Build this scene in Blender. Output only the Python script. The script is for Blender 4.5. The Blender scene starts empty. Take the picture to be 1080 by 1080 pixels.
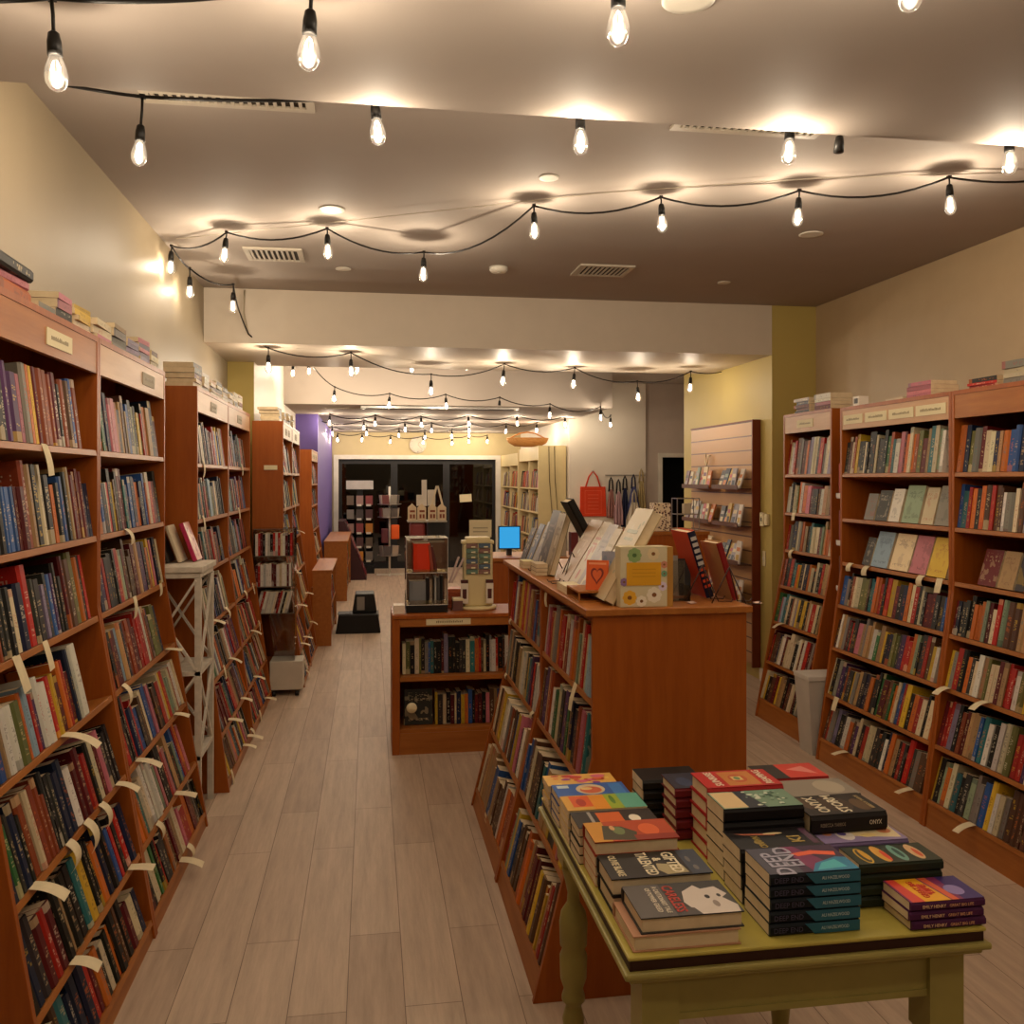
import bpy, math, random
from mathutils import Matrix, Vector
R = random.Random(11)
sc = bpy.context.scene
col = sc.collection
pi = math.pi
# ---------------------------------------------------------------- camera frame (metres, X right, Y down the aisle)
F = 950.0; TH = math.atan(150 / 950); S_, C_ = math.sin(TH), math.cos(TH); EYE = 1.63
def ray(x, y):
    dx = (x - 540) / F
    return (S_ + dx * C_, C_ - dx * S_, (505 - y) / F)
def atY(x, y, Y):
    r = ray(x, y); t = Y / r[1]; return Vector((r[0] * t, Y, EYE + r[2] * t))
def atZ(x, y, z):
    r = ray(x, y); t = (z - EYE) / r[2]; return Vector((r[0] * t, r[1] * t, z))
def to_px(p):
    d = p[0] * S_ + p[1] * C_
    if d <= 0.05: return None
    l = p[0] * C_ - p[1] * S_
    return 540 + F * l / d, 505 - F * (p[2] - EYE) / d, d
def lin(h):
    if isinstance(h, str):
        h = [int(h[i:i + 2], 16) / 255 for i in (0, 2, 4)]
    return tuple((c / 12.92 if c <= .04045 else ((c + .055) / 1.055) ** 2.4) for c in h[:3])

# ---------------------------------------------------------------- materials
MATS = {}
def newmat(n):
    m = bpy.data.materials.new(n); m.use_nodes = True; MATS[n] = m
    nt = m.node_tree
    return m, nt, nt.nodes.get('Principled BSDF') or next(q for q in nt.nodes if q.type == 'BSDF_PRINCIPLED')
def setp(b, **k):
    for a, v in k.items():
        i = b.inputs.get(a.replace('_', ' '))
        if i is not None: i.default_value = v
def flat(n, c, rough=.6, spec=.3, metal=0., var=.06, scale=8, bump=0.):
    m, nt, b = newmat(n); c = lin(c)
    tc = nt.nodes.new('ShaderNodeTexCoord'); no = nt.nodes.new('ShaderNodeTexNoise')
    no.inputs['Scale'].default_value = scale; no.inputs['Detail'].default_value = 3
    nt.links.new(tc.outputs['Object'], no.inputs['Vector'])
    r = nt.nodes.new('ShaderNodeValToRGB'); e = r.color_ramp.elements
    e[0].position = .3; e[1].position = .7
    e[0].color = (*[max(0, v * (1 - var)) for v in c], 1); e[1].color = (*[min(1, v * (1 + var)) for v in c], 1)
    nt.links.new(no.outputs['Fac'], r.inputs['Fac']); nt.links.new(r.outputs['Color'], b.inputs['Base Color'])
    setp(b, Roughness=rough, Metallic=metal); setp(b, **{'Specular_IOR_Level': spec})
    if bump:
        bp = nt.nodes.new('ShaderNodeBump'); bp.inputs['Strength'].default_value = bump; bp.inputs['Distance'].default_value = .01
        nt.links.new(no.outputs['Fac'], bp.inputs['Height']); nt.links.new(bp.outputs['Normal'], b.inputs['Normal'])
    return m
def wood(n, c1, c2, rough=.42, axis=2, scale=1.):
    m, nt, b = newmat(n)
    tc = nt.nodes.new('ShaderNodeTexCoord'); mp = nt.nodes.new('ShaderNodeMapping')
    sc3 = [14 * scale] * 3; sc3[axis] = 1.2 * scale; mp.inputs['Scale'].default_value = sc3
    no = nt.nodes.new('ShaderNodeTexNoise'); no.inputs['Scale'].default_value = 2.2; no.inputs['Detail'].default_value = 6; no.inputs['Roughness'].default_value = .65
    nt.links.new(tc.outputs['Object'], mp.inputs['Vector']); nt.links.new(mp.outputs['Vector'], no.inputs['Vector'])
    r = nt.nodes.new('ShaderNodeValToRGB'); e = r.color_ramp.elements
    e[0].position = .32; e[1].position = .72; e[0].color = (*lin(c1), 1); e[1].color = (*lin(c2), 1)
    nt.links.new(no.outputs['Fac'], r.inputs['Fac']); nt.links.new(r.outputs['Color'], b.inputs['Base Color'])
    setp(b, Roughness=rough, **{'Specular_IOR_Level': .28})
    return m
def mathn(nt, op, a, b=None, c=None):
    n = nt.nodes.new('ShaderNodeMath'); n.operation = op
    for i, v in enumerate((a, b, c)):
        if v is None: continue
        if isinstance(v, (int, float)): n.inputs[i].default_value = v
        else: nt.links.new(v, n.inputs[i])
    return n.outputs[0]
def mixc(nt, f, a, b):
    n = nt.nodes.new('ShaderNodeMix'); n.data_type = 'RGBA'
    for s, v in ((n.inputs[0], f), (n.inputs[6], a), (n.inputs[7], b)):
        if isinstance(v, tuple): s.default_value = v
        elif isinstance(v, (int, float)): s.default_value = v
        else: nt.links.new(v, s)
    return n.outputs[2]
def cover_material():
    m, nt, b = newmat('printed_cover')
    A = nt.nodes.new('ShaderNodeAttribute'); A.attribute_name = 'ca'
    B = nt.nodes.new('ShaderNodeAttribute'); B.attribute_name = 'cb'
    uv = nt.nodes.new('ShaderNodeUVMap'); uv.uv_map = 'uv'
    sp = nt.nodes.new('ShaderNodeSeparateXYZ'); nt.links.new(uv.outputs[0], sp.inputs[0])
    u, v, seed, style = sp.outputs[0], sp.outputs[1], A.outputs['Alpha'], B.outputs['Alpha']
    M = lambda *a: mathn(nt, *a)
    def band(x, lo, hi): return M('MULTIPLY', M('GREATER_THAN', x, lo), M('LESS_THAN', x, hi))
    def wn(a, bb):
        c = nt.nodes.new('ShaderNodeCombineXYZ'); nt.links.new(a, c.inputs[0]); nt.links.new(bb, c.inputs[1]); nt.links.new(M('MULTIPLY', seed, 913.), c.inputs[2])
        w = nt.nodes.new('ShaderNodeTexWhiteNoise'); w.noise_dimensions = '3D'; nt.links.new(c.outputs[0], w.inputs['Vector']); return w.outputs['Value']
    def glyph(x, y, nx, ny):   # rows of small strokes reading as lettering
        return M('MULTIPLY', M('GREATER_THAN', wn(M('FLOOR', M('MULTIPLY', x, nx)), M('FLOOR', M('MULTIPLY', y, ny))), .6),
                 M('GREATER_THAN', wn(M('FLOOR', M('MULTIPLY', y, ny / 3.)), M('FLOOR', M('MULTIPLY', x, .9))), .16))
    spine = M('LESS_THAN', u, 1.0); cov = M('GREATER_THAN', u, .9999)
    lo = M('ADD', .3, M('MULTIPLY', style, .15)); hi = M('ADD', .62, M('MULTIPLY', seed, .25))
    title = M('MULTIPLY', M('MULTIPLY', M('GREATER_THAN', v, lo), M('LESS_THAN', v, hi)), band(u, .3, .7))
    author = M('MULTIPLY', band(v, .12, .26), band(u, .34, .66))
    sp_g = M('MULTIPLY', M('MAXIMUM', title, author), glyph(u, v, 4., 58.))
    bandy = M('MULTIPLY', M('GREATER_THAN', seed, .8), M('LESS_THAN', v, M('MULTIPLY', style, .22)))
    topb = M('MULTIPLY', M('LESS_THAN', seed, .1), M('GREATER_THAN', v, .88))
    bands = M('MAXIMUM', bandy, topb)
    cu = M('FRACT', u)
    lines = M('MULTIPLY', M('LESS_THAN', M('FRACT', M('MULTIPLY', v, 9.)), .62), band(cu, .14, .86))
    f_t = M('MULTIPLY', M('MULTIPLY', M('MAXIMUM', band(v, .66, .9), band(v, .08, .18)), lines), glyph(v, cu, 40., 30.))
    no = nt.nodes.new('ShaderNodeTexNoise'); no.noise_dimensions = '4D'; no.inputs['Scale'].default_value = 3.; no.inputs['Detail'].default_value = 2.
    nt.links.new(uv.outputs[0], no.inputs['Vector']); nt.links.new(M('MULTIPLY', seed, 50.), no.inputs['W'])
    blob = M('MULTIPLY', M('GREATER_THAN', no.outputs[0], .56), band(v, .15, .8))
    blob = M('MULTIPLY', blob, .6)
    fac = M('MAXIMUM', M('MULTIPLY', spine, M('MAXIMUM', sp_g, bands)), M('MULTIPLY', cov, M('MAXIMUM', f_t, blob)))
    nt.links.new(mixc(nt, M('MULTIPLY', fac, .42), A.outputs['Color'], B.outputs['Color']), b.inputs['Base Color'])
    setp(b, Roughness=.5, **{'Specular_IOR_Level': .22})
    return m
def page_material():
    m, nt, b = newmat('page_block')
    tc = nt.nodes.new('ShaderNodeTexCoord'); w = nt.nodes.new('ShaderNodeTexNoise'); w.inputs['Scale'].default_value = 30
    nt.links.new(tc.outputs['Object'], w.inputs['Vector'])
    nt.links.new(mixc(nt, w.outputs[0], (*lin('c8b089'), 1), (*lin('e6d3b0'), 1)), b.inputs['Base Color'])
    setp(b, Roughness=.8)
    return m
def paint_material():
    m, nt, b = newmat('painted_art')
    A = nt.nodes.new('ShaderNodeAttribute'); A.attribute_name = 'ca'
    nt.links.new(A.outputs['Color'], b.inputs['Base Color']); setp(b, Roughness=.4)
    return m
def floor_material():
    m, nt, b = newmat('laminate_planks')
    tc = nt.nodes.new('ShaderNodeTexCoord'); mp = nt.nodes.new('ShaderNodeMapping'); mp.inputs['Rotation'].default_value = (0, 0, pi / 2)
    mp.inputs['Location'].default_value = (.3, .07, 0)
    br = nt.nodes.new('ShaderNodeTexBrick'); br.inputs['Scale'].default_value = 1.; br.inputs['Brick Width'].default_value = 1.25; br.inputs['Row Height'].default_value = .178
    br.inputs['Mortar Size'].default_value = .0016; br.inputs['Bias'].default_value = 0.; br.inputs['Mortar Smooth'].default_value = .3
    br.inputs['Color1'].default_value = (*lin('b8a18c'), 1); br.inputs['Color2'].default_value = (*lin('c8b29c'), 1); br.inputs['Mortar'].default_value = (*lin('7c6858'), 1)
    br.offset = .37
    nt.links.new(tc.outputs['Object'], mp.inputs['Vector']); nt.links.new(mp.outputs['Vector'], br.inputs['Vector'])
    mp2 = nt.nodes.new('ShaderNodeMapping'); mp2.inputs['Scale'].default_value = (16, 1.3, 1)
    no = nt.nodes.new('ShaderNodeTexNoise'); no.inputs['Scale'].default_value = 1.6; no.inputs['Detail'].default_value = 6; no.inputs['Roughness'].default_value = .7
    nt.links.new(tc.outputs['Object'], mp2.inputs['Vector']); nt.links.new(mp2.outputs['Vector'], no.inputs['Vector'])
    mx = nt.nodes.new('ShaderNodeMix'); mx.data_type = 'RGBA'; mx.blend_type = 'MULTIPLY'; mx.inputs[0].default_value = 1.
    rp = nt.nodes.new('ShaderNodeValToRGB'); rp.color_ramp.elements[0].position = .3; rp.color_ramp.elements[0].color = (.72, .70, .68, 1); rp.color_ramp.elements[1].position = .72; rp.color_ramp.elements[1].color = (1.06, 1.04, 1.02, 1)
    nt.links.new(no.outputs[0], rp.inputs[0]); nt.links.new(br.outputs['Color'], mx.inputs[6]); nt.links.new(rp.outputs[0], mx.inputs[7])
    nt.links.new(mx.outputs[2], b.inputs['Base Color'])
    setp(b, Roughness=.5, **{'Specular_IOR_Level': .3})
    return m
def bulb_glass():
    m, nt, b = newmat('clear_bulb_glass'); out = next(q for q in nt.nodes if q.type == 'OUTPUT_MATERIAL')
    t = nt.nodes.new('ShaderNodeBsdfTransparent'); t.inputs[0].default_value = (1, .96, .9, 1)
    g = nt.nodes.new('ShaderNodeBsdfGlossy'); g.inputs['Roughness'].default_value = .12
    fr = nt.nodes.new('ShaderNodeFresnel'); fr.inputs[0].default_value = 1.45
    em = nt.nodes.new('ShaderNodeEmission'); em.inputs[0].default_value = (1, .82, .6, 1); em.inputs[1].default_value = .13
    ad = nt.nodes.new('ShaderNodeAddShader'); mx = nt.nodes.new('ShaderNodeMixShader')
    nt.links.new(fr.outputs[0], mx.inputs[0]); nt.links.new(t.outputs[0], mx.inputs[1]); nt.links.new(g.outputs[0], mx.inputs[2])
    nt.links.new(mx.outputs[0], ad.inputs[0]); nt.links.new(em.outputs[0], ad.inputs[1]); nt.links.new(ad.outputs[0], out.inputs[0])
    nt.nodes.remove(b); return m
def emit(n, c, s):
    m, nt, b = newmat(n); out = next(q for q in nt.nodes if q.type == 'OUTPUT_MATERIAL')
    e = nt.nodes.new('ShaderNodeEmission'); e.inputs[0].default_value = (*lin(c), 1); e.inputs[1].default_value = s
    nt.links.new(e.outputs[0], out.inputs[0]); nt.nodes.remove(b); return m
def clear(n, c, rough=.05, alpha=.25):
    m, nt, b = newmat(n); out = next(q for q in nt.nodes if q.type == 'OUTPUT_MATERIAL')
    t = nt.nodes.new('ShaderNodeBsdfTransparent'); t.inputs[0].default_value = (*lin(c), 1)
    g = nt.nodes.new('ShaderNodeBsdfGlossy'); g.inputs['Roughness'].default_value = rough
    fr = nt.nodes.new('ShaderNodeFresnel'); fr.inputs[0].default_value = 1.5
    mx = nt.nodes.new('ShaderNodeMixShader'); nt.links.new(mathn(nt, 'ADD', fr.outputs[0], alpha - .2), mx.inputs[0])
    nt.links.new(t.outputs[0], mx.inputs[1]); nt.links.new(g.outputs[0], mx.inputs[2]); nt.links.new(mx.outputs[0], out.inputs[0]); nt.nodes.remove(b)
    return m
def slat_material():
    m, nt, b = newmat('slatwall_board')
    tc = nt.nodes.new('ShaderNodeTexCoord'); sp = nt.nodes.new('ShaderNodeSeparateXYZ'); nt.links.new(tc.outputs['Object'], sp.inputs[0])
    g = mathn(nt, 'LESS_THAN', mathn(nt, 'FRACT', mathn(nt, 'MULTIPLY', mathn(nt, 'ADD', sp.outputs[2], .03), 1 / .118)), .09)
    nt.links.new(mixc(nt, g, (*lin('b4854f'), 1), (*lin('5a3018'), 1)), b.inputs['Base Color']); setp(b, Roughness=.45)
    return m
def dots_material():
    m, nt, b = newmat('patterned_box')
    tc = nt.nodes.new('ShaderNodeTexCoord'); v = nt.nodes.new('ShaderNodeTexVoronoi'); v.inputs['Scale'].default_value = 60; nt.links.new(tc.outputs['Object'], v.inputs['Vector'])
    nt.links.new(mixc(nt, mathn(nt, 'GREATER_THAN', v.outputs[0], .42), (*lin('5a2a20'), 1), (*lin('e6d2b0'), 1)), b.inputs['Base Color'])
    return m
COVER = cover_material(); PAGES = page_material(); PAINT = paint_material()
WOOD = wood('cherry_veneer', '8e4611', 'a1561a'); WOODY = wood('cherry_veneer_lengthwise', '925420', 'a8692e', axis=1)
HEAD = wood('header_wood_with_reflection', 'b58a62', 'c49a72', axis=1)  # paler than the cherry: a reflection put into the header's colour
PLATE = flat('cream_card', 'dccfa8', .6, var=.03); PLATEG = flat('dull_card', 'a3957c', .6, var=.04)
BLACK = flat('black_plastic', '141210', .45); DARKW = flat('dark_recess', '2a1710', .7)
WALLM = flat('cream_wall_paint', '94856c', .5, .35, var=.02, scale=3)
CEILM = flat('ceiling_paint', 'a89d93', .75, .2, var=.02, scale=3)
OLIVE = flat('olive_wall_paint', 'b8a35c', .55, .35, var=.02, scale=3)
WHITE = flat('white_wall_paint', 'e2d8c8', .45, .4, var=.02, scale=3)
TRIMW = flat('white_trim_paint', 'd8d2c4', .45); PURPLE = flat('purple_wall_paint', '6a5aa0', .6, var=.03)
BEIGE = flat('beige_wall_paint', 'bfae84', .5, var=.02); GREYW = flat('grey_wall_paint', 'c4b6aa', .6, var=.02)
CREAMC = flat('cream_laminate', 'cdbb8c', .45, var=.03); TAG = flat('tag_paper', 'd8c8a4', .7, var=.05, scale=40)
WHITEF = flat('distressed_white_paint', 'c9bfae', .6, var=.12, scale=30); CORD = flat('black_cord', '15110e', .5)
YEL = flat('mustard_table_paint', 'b0a14a', .4, .4, var=.08, scale=12); YELD = flat('olive_green_table_paint', '968a4a', .45, .4, var=.08, scale=10)
EDGE = flat('dark_table_edge', '33180f', .5); METAL = flat('brushed_metal', 'b8b4ae', .3, metal=.9)
GLASSB = bulb_glass(); FIL = emit('glowing_filament', 'fff0d8', 25.)
ACR = clear('clear_acrylic', 'f2efe9', .06, .32); DGLASS = clear('night_window_glass', '15171b', .03, .24)
FLOORM = floor_material(); SLAT = slat_material(); DOTS = dots_material()
REDBAG = flat('red_tote_fabric', 'd8401c', .7); BASK = wood('woven_straw', 'a8713a', 'd09a58', .7, axis=0, scale=4)
GRILL = flat('vent_metal', 'bdb3a2', .5); VDARK = flat('vent_slot', '3a322a', .8); SCREEN = emit('screen_glow', '3fb0f0', .3)
def simple(c): # plain coloured material by hex, made once
    n = 'colour_' + c
    return MATS.get(n) or flat(n, c, .5)

# ---------------------------------------------------------------- mesh helper
class MB:
    def __init__(s): s.v = []; s.f = []; s.mi = []; s.uv = []; s.ca = []; s.cb = []; s.sm = []
    def add(s, verts, faces, mi=0, uvs=None, ca=(1, 1, 1, .5), cb=(0, 0, 0, .5), M=None, smooth=False):
        o = len(s.v)
        s.v += [tuple(M @ Vector(p)) if M is not None else tuple(p) for p in verts]
        for k, f in enumerate(faces):
            s.f.append(tuple(o + i for i in f)); s.mi.append(mi if isinstance(mi, int) else mi[k])
            s.uv += (uvs[k] if uvs else [(3.5, .5)] * len(f)); s.ca.append(ca if not isinstance(ca, list) else ca[k]); s.cb.append(cb); s.sm.append(smooth)
        return s
    def box(s, x0, y0, z0, x1, y1, z1, mi=0, M=None, **k):
        v = [(x0, y0, z0), (x1, y0, z0), (x1, y1, z0), (x0, y1, z0), (x0, y0, z1), (x1, y0, z1), (x1, y1, z1), (x0, y1, z1)]
        return s.add(v, [(0, 3, 2, 1), (4, 5, 6, 7), (0, 1, 5, 4), (2, 3, 7, 6), (1, 2, 6, 5), (3, 0, 4, 7)], mi, M=M, **k)
    def prism(s, poly, lo, hi, axis='y', mi=0, M=None, **k):
        P = {'y': lambda a, b, t: (a, t, b), 'x': lambda a, b, t: (t, a, b), 'z': lambda a, b, t: (a, b, t)}[axis]
        n = len(poly); v = [P(a, b, lo) for a, b in poly] + [P(a, b, hi) for a, b in poly]
        f = [tuple(range(n)), tuple(range(2 * n - 1, n - 1, -1))] + [(i, i + n, (i + 1) % n + n, (i + 1) % n) for i in range(n)]
        return s.add(v, f, mi, M=M, **k)
    def lathe(s, prof, n=14, c=(0, 0, 0), mi=0, M=None, smooth=True):
        v = []; f = []; m = len(prof)
        for i in range(n):
            a = 2 * pi * i / n
            for r, z in prof: v.append((c[0] + r * math.cos(a), c[1] + r * math.sin(a), c[2] + z))
        for i in range(n):
            for j in range(m - 1):
                a, b = i * m + j, ((i + 1) % n) * m + j
                f.append((a, b, b + 1, a + 1))
        if prof[0][0] > 1e-5: f.append(tuple(i * m for i in range(n))[::-1])
        if prof[-1][0] > 1e-5: f.append(tuple(i * m + m - 1 for i in range(n)))
        return s.add(v, f, mi, M=M, smooth=smooth)
    def tube(s, pts, r, n=8, mi=0, M=None):
        pts = [Vector(p) for p in pts]; v = []; f = []
        up = Vector((0, 0, 1))
        for i, p in enumerate(pts):
            d = (pts[min(i + 1, len(pts) - 1)] - pts[max(i - 1, 0)]).normalized()
            a = d.cross(up)
            if a.length < .05: a = d.cross(Vector((0, 1, 0)))
            a.normalize(); b = a.cross(d)
            rr = r[i] if isinstance(r, (list, tuple)) else r
            v += [p + (a * math.cos(2 * pi * k / n) + b * math.sin(2 * pi * k / n)) * rr for k in range(n)]
        for i in range(len(pts) - 1):
            for k in range(n):
                f.append((i * n + k, i * n + (k + 1) % n, (i + 1) * n + (k + 1) % n, (i + 1) * n + k))
        f.append(tuple(range(n))[::-1]); f.append(tuple((len(pts) - 1) * n + k for k in range(n)))
        return s.add(v, f, mi, M=M, smooth=True)
    def bar(s, a, b, w, d=None, mi=0, M=None):   # square bar from a to b
        a, b = Vector(a), Vector(b); d = w if d is None else d
        t = (b - a).normalized(); x = t.cross(Vector((0, 0, 1)))
        if x.length < .05: x = Vector((1, 0, 0)) if abs(t.z) > .9 else t.cross(Vector((0, 1, 0)))
        x.normalize(); y = x.cross(t)
        v = [p + x * sx * w / 2 + y * sy * d / 2 for p in (a, b) for sx, sy in ((-1, -1), (1, -1), (1, 1), (-1, 1))]
        return s.add(v, [(0, 3, 2, 1), (4, 5, 6, 7), (0, 1, 5, 4), (1, 2, 6, 5), (2, 3, 7, 6), (3, 0, 4, 7)], mi, M=M)
    def build(s, name, mats, parent=None, attrs=False, bevel=0, M=None):
        me = bpy.data.meshes.new(name); me.from_pydata(s.v, [], s.f)
        for m in (mats if isinstance(mats, (list, tuple)) else [mats]): me.materials.append(m)
        me.polygons.foreach_set('material_index', s.mi); me.polygons.foreach_set('use_smooth', s.sm)
        if attrs:
            u = me.uv_layers.new(name='uv'); u.data.foreach_set('uv', [c for p in s.uv for c in p])
            for nm, src in (('ca', s.ca), ('cb', s.cb)):
                a = me.attributes.new(nm, 'FLOAT_COLOR', 'FACE'); a.data.foreach_set('color', [c for p in src for c in p])
        me.update()
        o = bpy.data.objects.new(name, me); col.objects.link(o)
        if parent is not None: o.parent = parent
        if M is not None: o.matrix_local = M
        if bevel:
            b = o.modifiers.new('bevel', 'BEVEL'); b.width = bevel; b.segments = 2; b.limit_method = 'ANGLE'
        return o
def tag(o, label=None, cat=None, group=None, kind=None):
    if label: o['label'] = label
    if cat: o['category'] = cat
    if group: o['group'] = group
    if kind: o['kind'] = kind
    return o
def empty(name, M, label=None, cat=None, group=None):
    o = bpy.data.objects.new(name, None); col.objects.link(o); o.empty_display_size = .05
    o.matrix_world = M if isinstance(M, Matrix) else Matrix.Translation(M)
    return tag(o, label, cat, group)
def struct(name, mb, mats, label=None, **k):
    o = mb.build(name, mats, **k); return tag(o, label, None, None, 'structure')
def rot(ax, a): return Matrix.Rotation(a, 4, ax)
def T(x, y, z): return Matrix.Translation((x, y, z))
def frame(o, x, y, z):
    m = Matrix.Identity(4)
    for i, a in enumerate((x, y, z)):
        for j in range(3): m[j][i] = a[j]
    for j in range(3): m[j][3] = o[j]
    return m
def text_mesh(s, size, align='CENTER', ext=.0003, bold=0.):
    cu = bpy.data.curves.new('lettering', 'FONT'); cu.body = s; cu.size = size; cu.extrude = ext; cu.align_x = align; cu.align_y = 'CENTER'; cu.offset = bold; cu.resolution_u = 2
    t = bpy.data.objects.new('lettering', cu); col.objects.link(t)
    dg = bpy.context.evaluated_depsgraph_get(); dg.update()
    me = bpy.data.meshes.new_from_object(t.evaluated_get(dg)); bpy.data.objects.remove(t)
    return me
def lettering(s, size, M, colr, parent, name='title', fit=None, bold=0.):
    me = text_mesh(s, size, bold=bold)
    o = bpy.data.objects.new(name, me); me.materials.clear(); me.materials.append(simple(colr)); col.objects.link(o); o.parent = parent
    if fit:
        xs = [v.co.x for v in me.vertices]; w = max(xs) - min(xs)
        M = M @ Matrix.Diagonal((fit / w, 1, 1, 1))
    o.matrix_local = M
    return o

# ---------------------------------------------------------------- the room
ZC = 2.995
mb = MB().box(-2, -3, -.06, 6.3, 17, 0); struct('floor', mb, FLOORM, 'greyish brown wood plank floor running down the aisle')
struct('ceiling', MB().box(-1.4, 2.60, ZC, 3.7, 6.8, ZC + .1), CEILM)
struct('ceiling_soffit', MB().box(-1.4, -3, 2.745, 3.7, 2.72, ZC + .1), CEILM)
struct('ceiling_beam', MB().box(-1.17, 6.69, 2.605, 3.129, 8.0, ZC + .1), flat('beam_paint', 'cfc2b0', .5, .4, var=.02), 'deep cream beam crossing the shop between the front and back ceilings')
struct('ceiling_middle', MB().box(-1.4, 8.0, ZC, 6.3, 14.1, ZC + .1), CEILM)
struct('ceiling_back', MB().box(-1.3, 10.4, 2.475, 2.85, 16.6, 2.99), CEILM)
struct('wall_left', MB().box(-1.35, -3, 0, -1.17, 7.78, ZC + .1), WALLM)
struct('wall_left_middle', MB().box(-1.35, 7.78, 0, -.955, 16.5, ZC + .1, mi=0), WHITE)
struct('trim_1', MB().box(-1.169, 7.765, 0, -.957, 7.779, 2.994), OLIVE, 'olive painted face of the left wall jog')
struct('wall_left_back', MB().box(-.954, 12, 0, -.67, 16.5, 2.474), PURPLE)
struct('wall_right', MB().box(3.5, -3, 0, 3.7, 6.69, ZC + .1), flat('tan_wall_paint', 'b59e7c', .5, var=.02))
struct('wall_right_middle', MB().box(3.13, 6.69, 0, 3.7, 8.7, ZC), OLIVE)
struct('wall_alcove', MB().box(3.7, 8.6, 0, 6.2, 8.7, ZC), GREYW)
struct('wall_alcove_right', MB().box(6.1, 8.7, 0, 6.2, 12.45, ZC), GREYW)
mb = MB().box(3.895, 12.45, 0, 4.15, 12.55, ZC).box(4.62, 12.45, 0, 6.2, 12.55, ZC).box(4.15, 12.45, 1.94, 4.62, 12.55, ZC)
struct('wall_alcove_back', mb, GREYW)
mb = MB().box(4.09, 12.43, 0, 4.15, 12.45, 2.0).box(4.62, 12.43, 0, 4.68, 12.45, 2.0).box(4.15, 12.43, 1.94, 4.62, 12.45, 2.0)
struct('trim_2', mb, TRIMW)
mb = MB().box(3.95, 13.6, 0, 5.2, 13.65, 2.3).box(3.95, 12.55, 0, 4.0, 13.6, 2.3).box(5.15, 12.55, 0, 5.2, 13.6, 2.3).box(3.95, 12.55, 2.3, 5.2, 13.65, 2.35)
struct('wall_closet', mb, simple('2a2624'))
struct('wall_right_back', MB().box(2.77, 12.4, 0, 3.89, 16.5, 2.99), WHITE)
mb = MB().box(-.67, 16.5, 1.985, 2.77, 16.6, 2.47).box(-.67, 16.5, 0, -.556, 16.6, 1.985).box(2.3, 16.5, 0, 2.77, 16.6, 1.985)
struct('wall_back', mb, BEIGE)
struct('wall_front', MB().box(-1.4, -3.1, 0, 3.7, -3, ZC), WALLM)
mb = MB().box(-.64, 16.46, 0, -.556, 16.5, 2.06).box(2.3, 16.46, 0, 2.385, 16.5, 2.06).box(-.556, 16.46, 1.985, 2.3, 16.5, 2.06)
struct('trim_3', mb, TRIMW, 'white frame around the dark glass doors')
XS = [-.556, .44, 1.39, 2.3]
for k in range(3):
    d = tag(MB().box(XS[k], 16.54, 0, XS[k] + .06, 16.58, 1.985).box(XS[k + 1] - .06, 16.54, 0, XS[k + 1], 16.58, 1.985)
            .box(XS[k] + .06, 16.54, 0, XS[k + 1] - .06, 16.58, .12).box(XS[k] + .06, 16.54, 1.9, XS[k + 1] - .06, 16.58, 1.985).build('door_%d' % (k + 1), simple('1c1b1c')), kind='structure')
    MB().box(XS[k] + .06, 16.555, .12, XS[k + 1] - .06, 16.565, 1.9).build('pane', DGLASS, d)
struct('wall_outside', MB().box(-2, 17.0, -.1, 4, 17.1, 2.6), simple('101114'))
struct('baseboard_right', MB().box(3.11, 6.67, 0, 3.5, 6.69, .1).box(3.11, 6.69, 0, 3.13, 6.88, .1), TRIMW)
struct('baseboard_left', MB().box(-1.17, -3, 0, -1.155, 2.3, .1), TRIMW)

# ---------------------------------------------------------------- books
PAL = {'black': '17140f', 'navy': '18203c', 'dark grey': '33302c', 'maroon': '5e1416', 'red': 'b02318', 'cream': 'd8c8a2', 'white': 'ddd6c8', 'tan': 'b08a5c', 'orange': 'cc6a22',
       'yellow': 'd8b030', 'teal': '2f6a6c', 'blue': '2c5390', 'pale blue': '8ca4b4', 'grey': '807a70', 'brown': '5a3a26', 'olive': '6a6a36', 'purple': '52305c', 'pink': 'c4707c', 'sage green': '8a9a7c', 'lavender grey': '8c809a', 'rust': '8e4020', 'green': '356a38'}
W_DARK = {'black': 11, 'navy': 4, 'dark grey': 3, 'maroon': 6, 'red': 7, 'cream': 7, 'white': 3.5, 'tan': 4, 'orange': 5, 'yellow': 3.5, 'teal': 1.5, 'blue': 3, 'pale blue': 1, 'grey': 2, 'brown': 5, 'olive': 1.5, 'purple': 1.5, 'pink': 1.5, 'sage green': 1, 'lavender grey': 1, 'rust': 4, 'green': .8}
W_LITE = dict(W_DARK, black=8, cream=9, white=6, yellow=4, orange=6, red=7, tan=5)
W_MID = dict(W_DARK, cream=9, white=6, tan=7, black=3, navy=2.5, maroon=3)
W_TOP = dict(W_DARK, black=20, navy=6, maroon=8, brown=7, cream=4, white=1.5, **{'dark grey': 5, 'pale blue': 1, 'teal': 3, 'blue': 3})  # darker covers on upper left shelves stand in for the header's shade
def pick(w):
    k = list(w); return R.choices(k, [w[i] for i in k])[0]
def accent(c):
    if c in ('cream', 'white', 'tan', 'yellow', 'pale blue', 'grey', 'sage green', 'pink', 'orange', 'lavender grey'):
        return R.choice(['17140f', '5c1a1e', '1c2440', 'a8241c', '3a3836', '2f6a6c'])
    return R.choice(['ddd0b4', 'd8c090', 'd8b030', 'cc6a22', 'e0c898', 'c8a478'])
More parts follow.
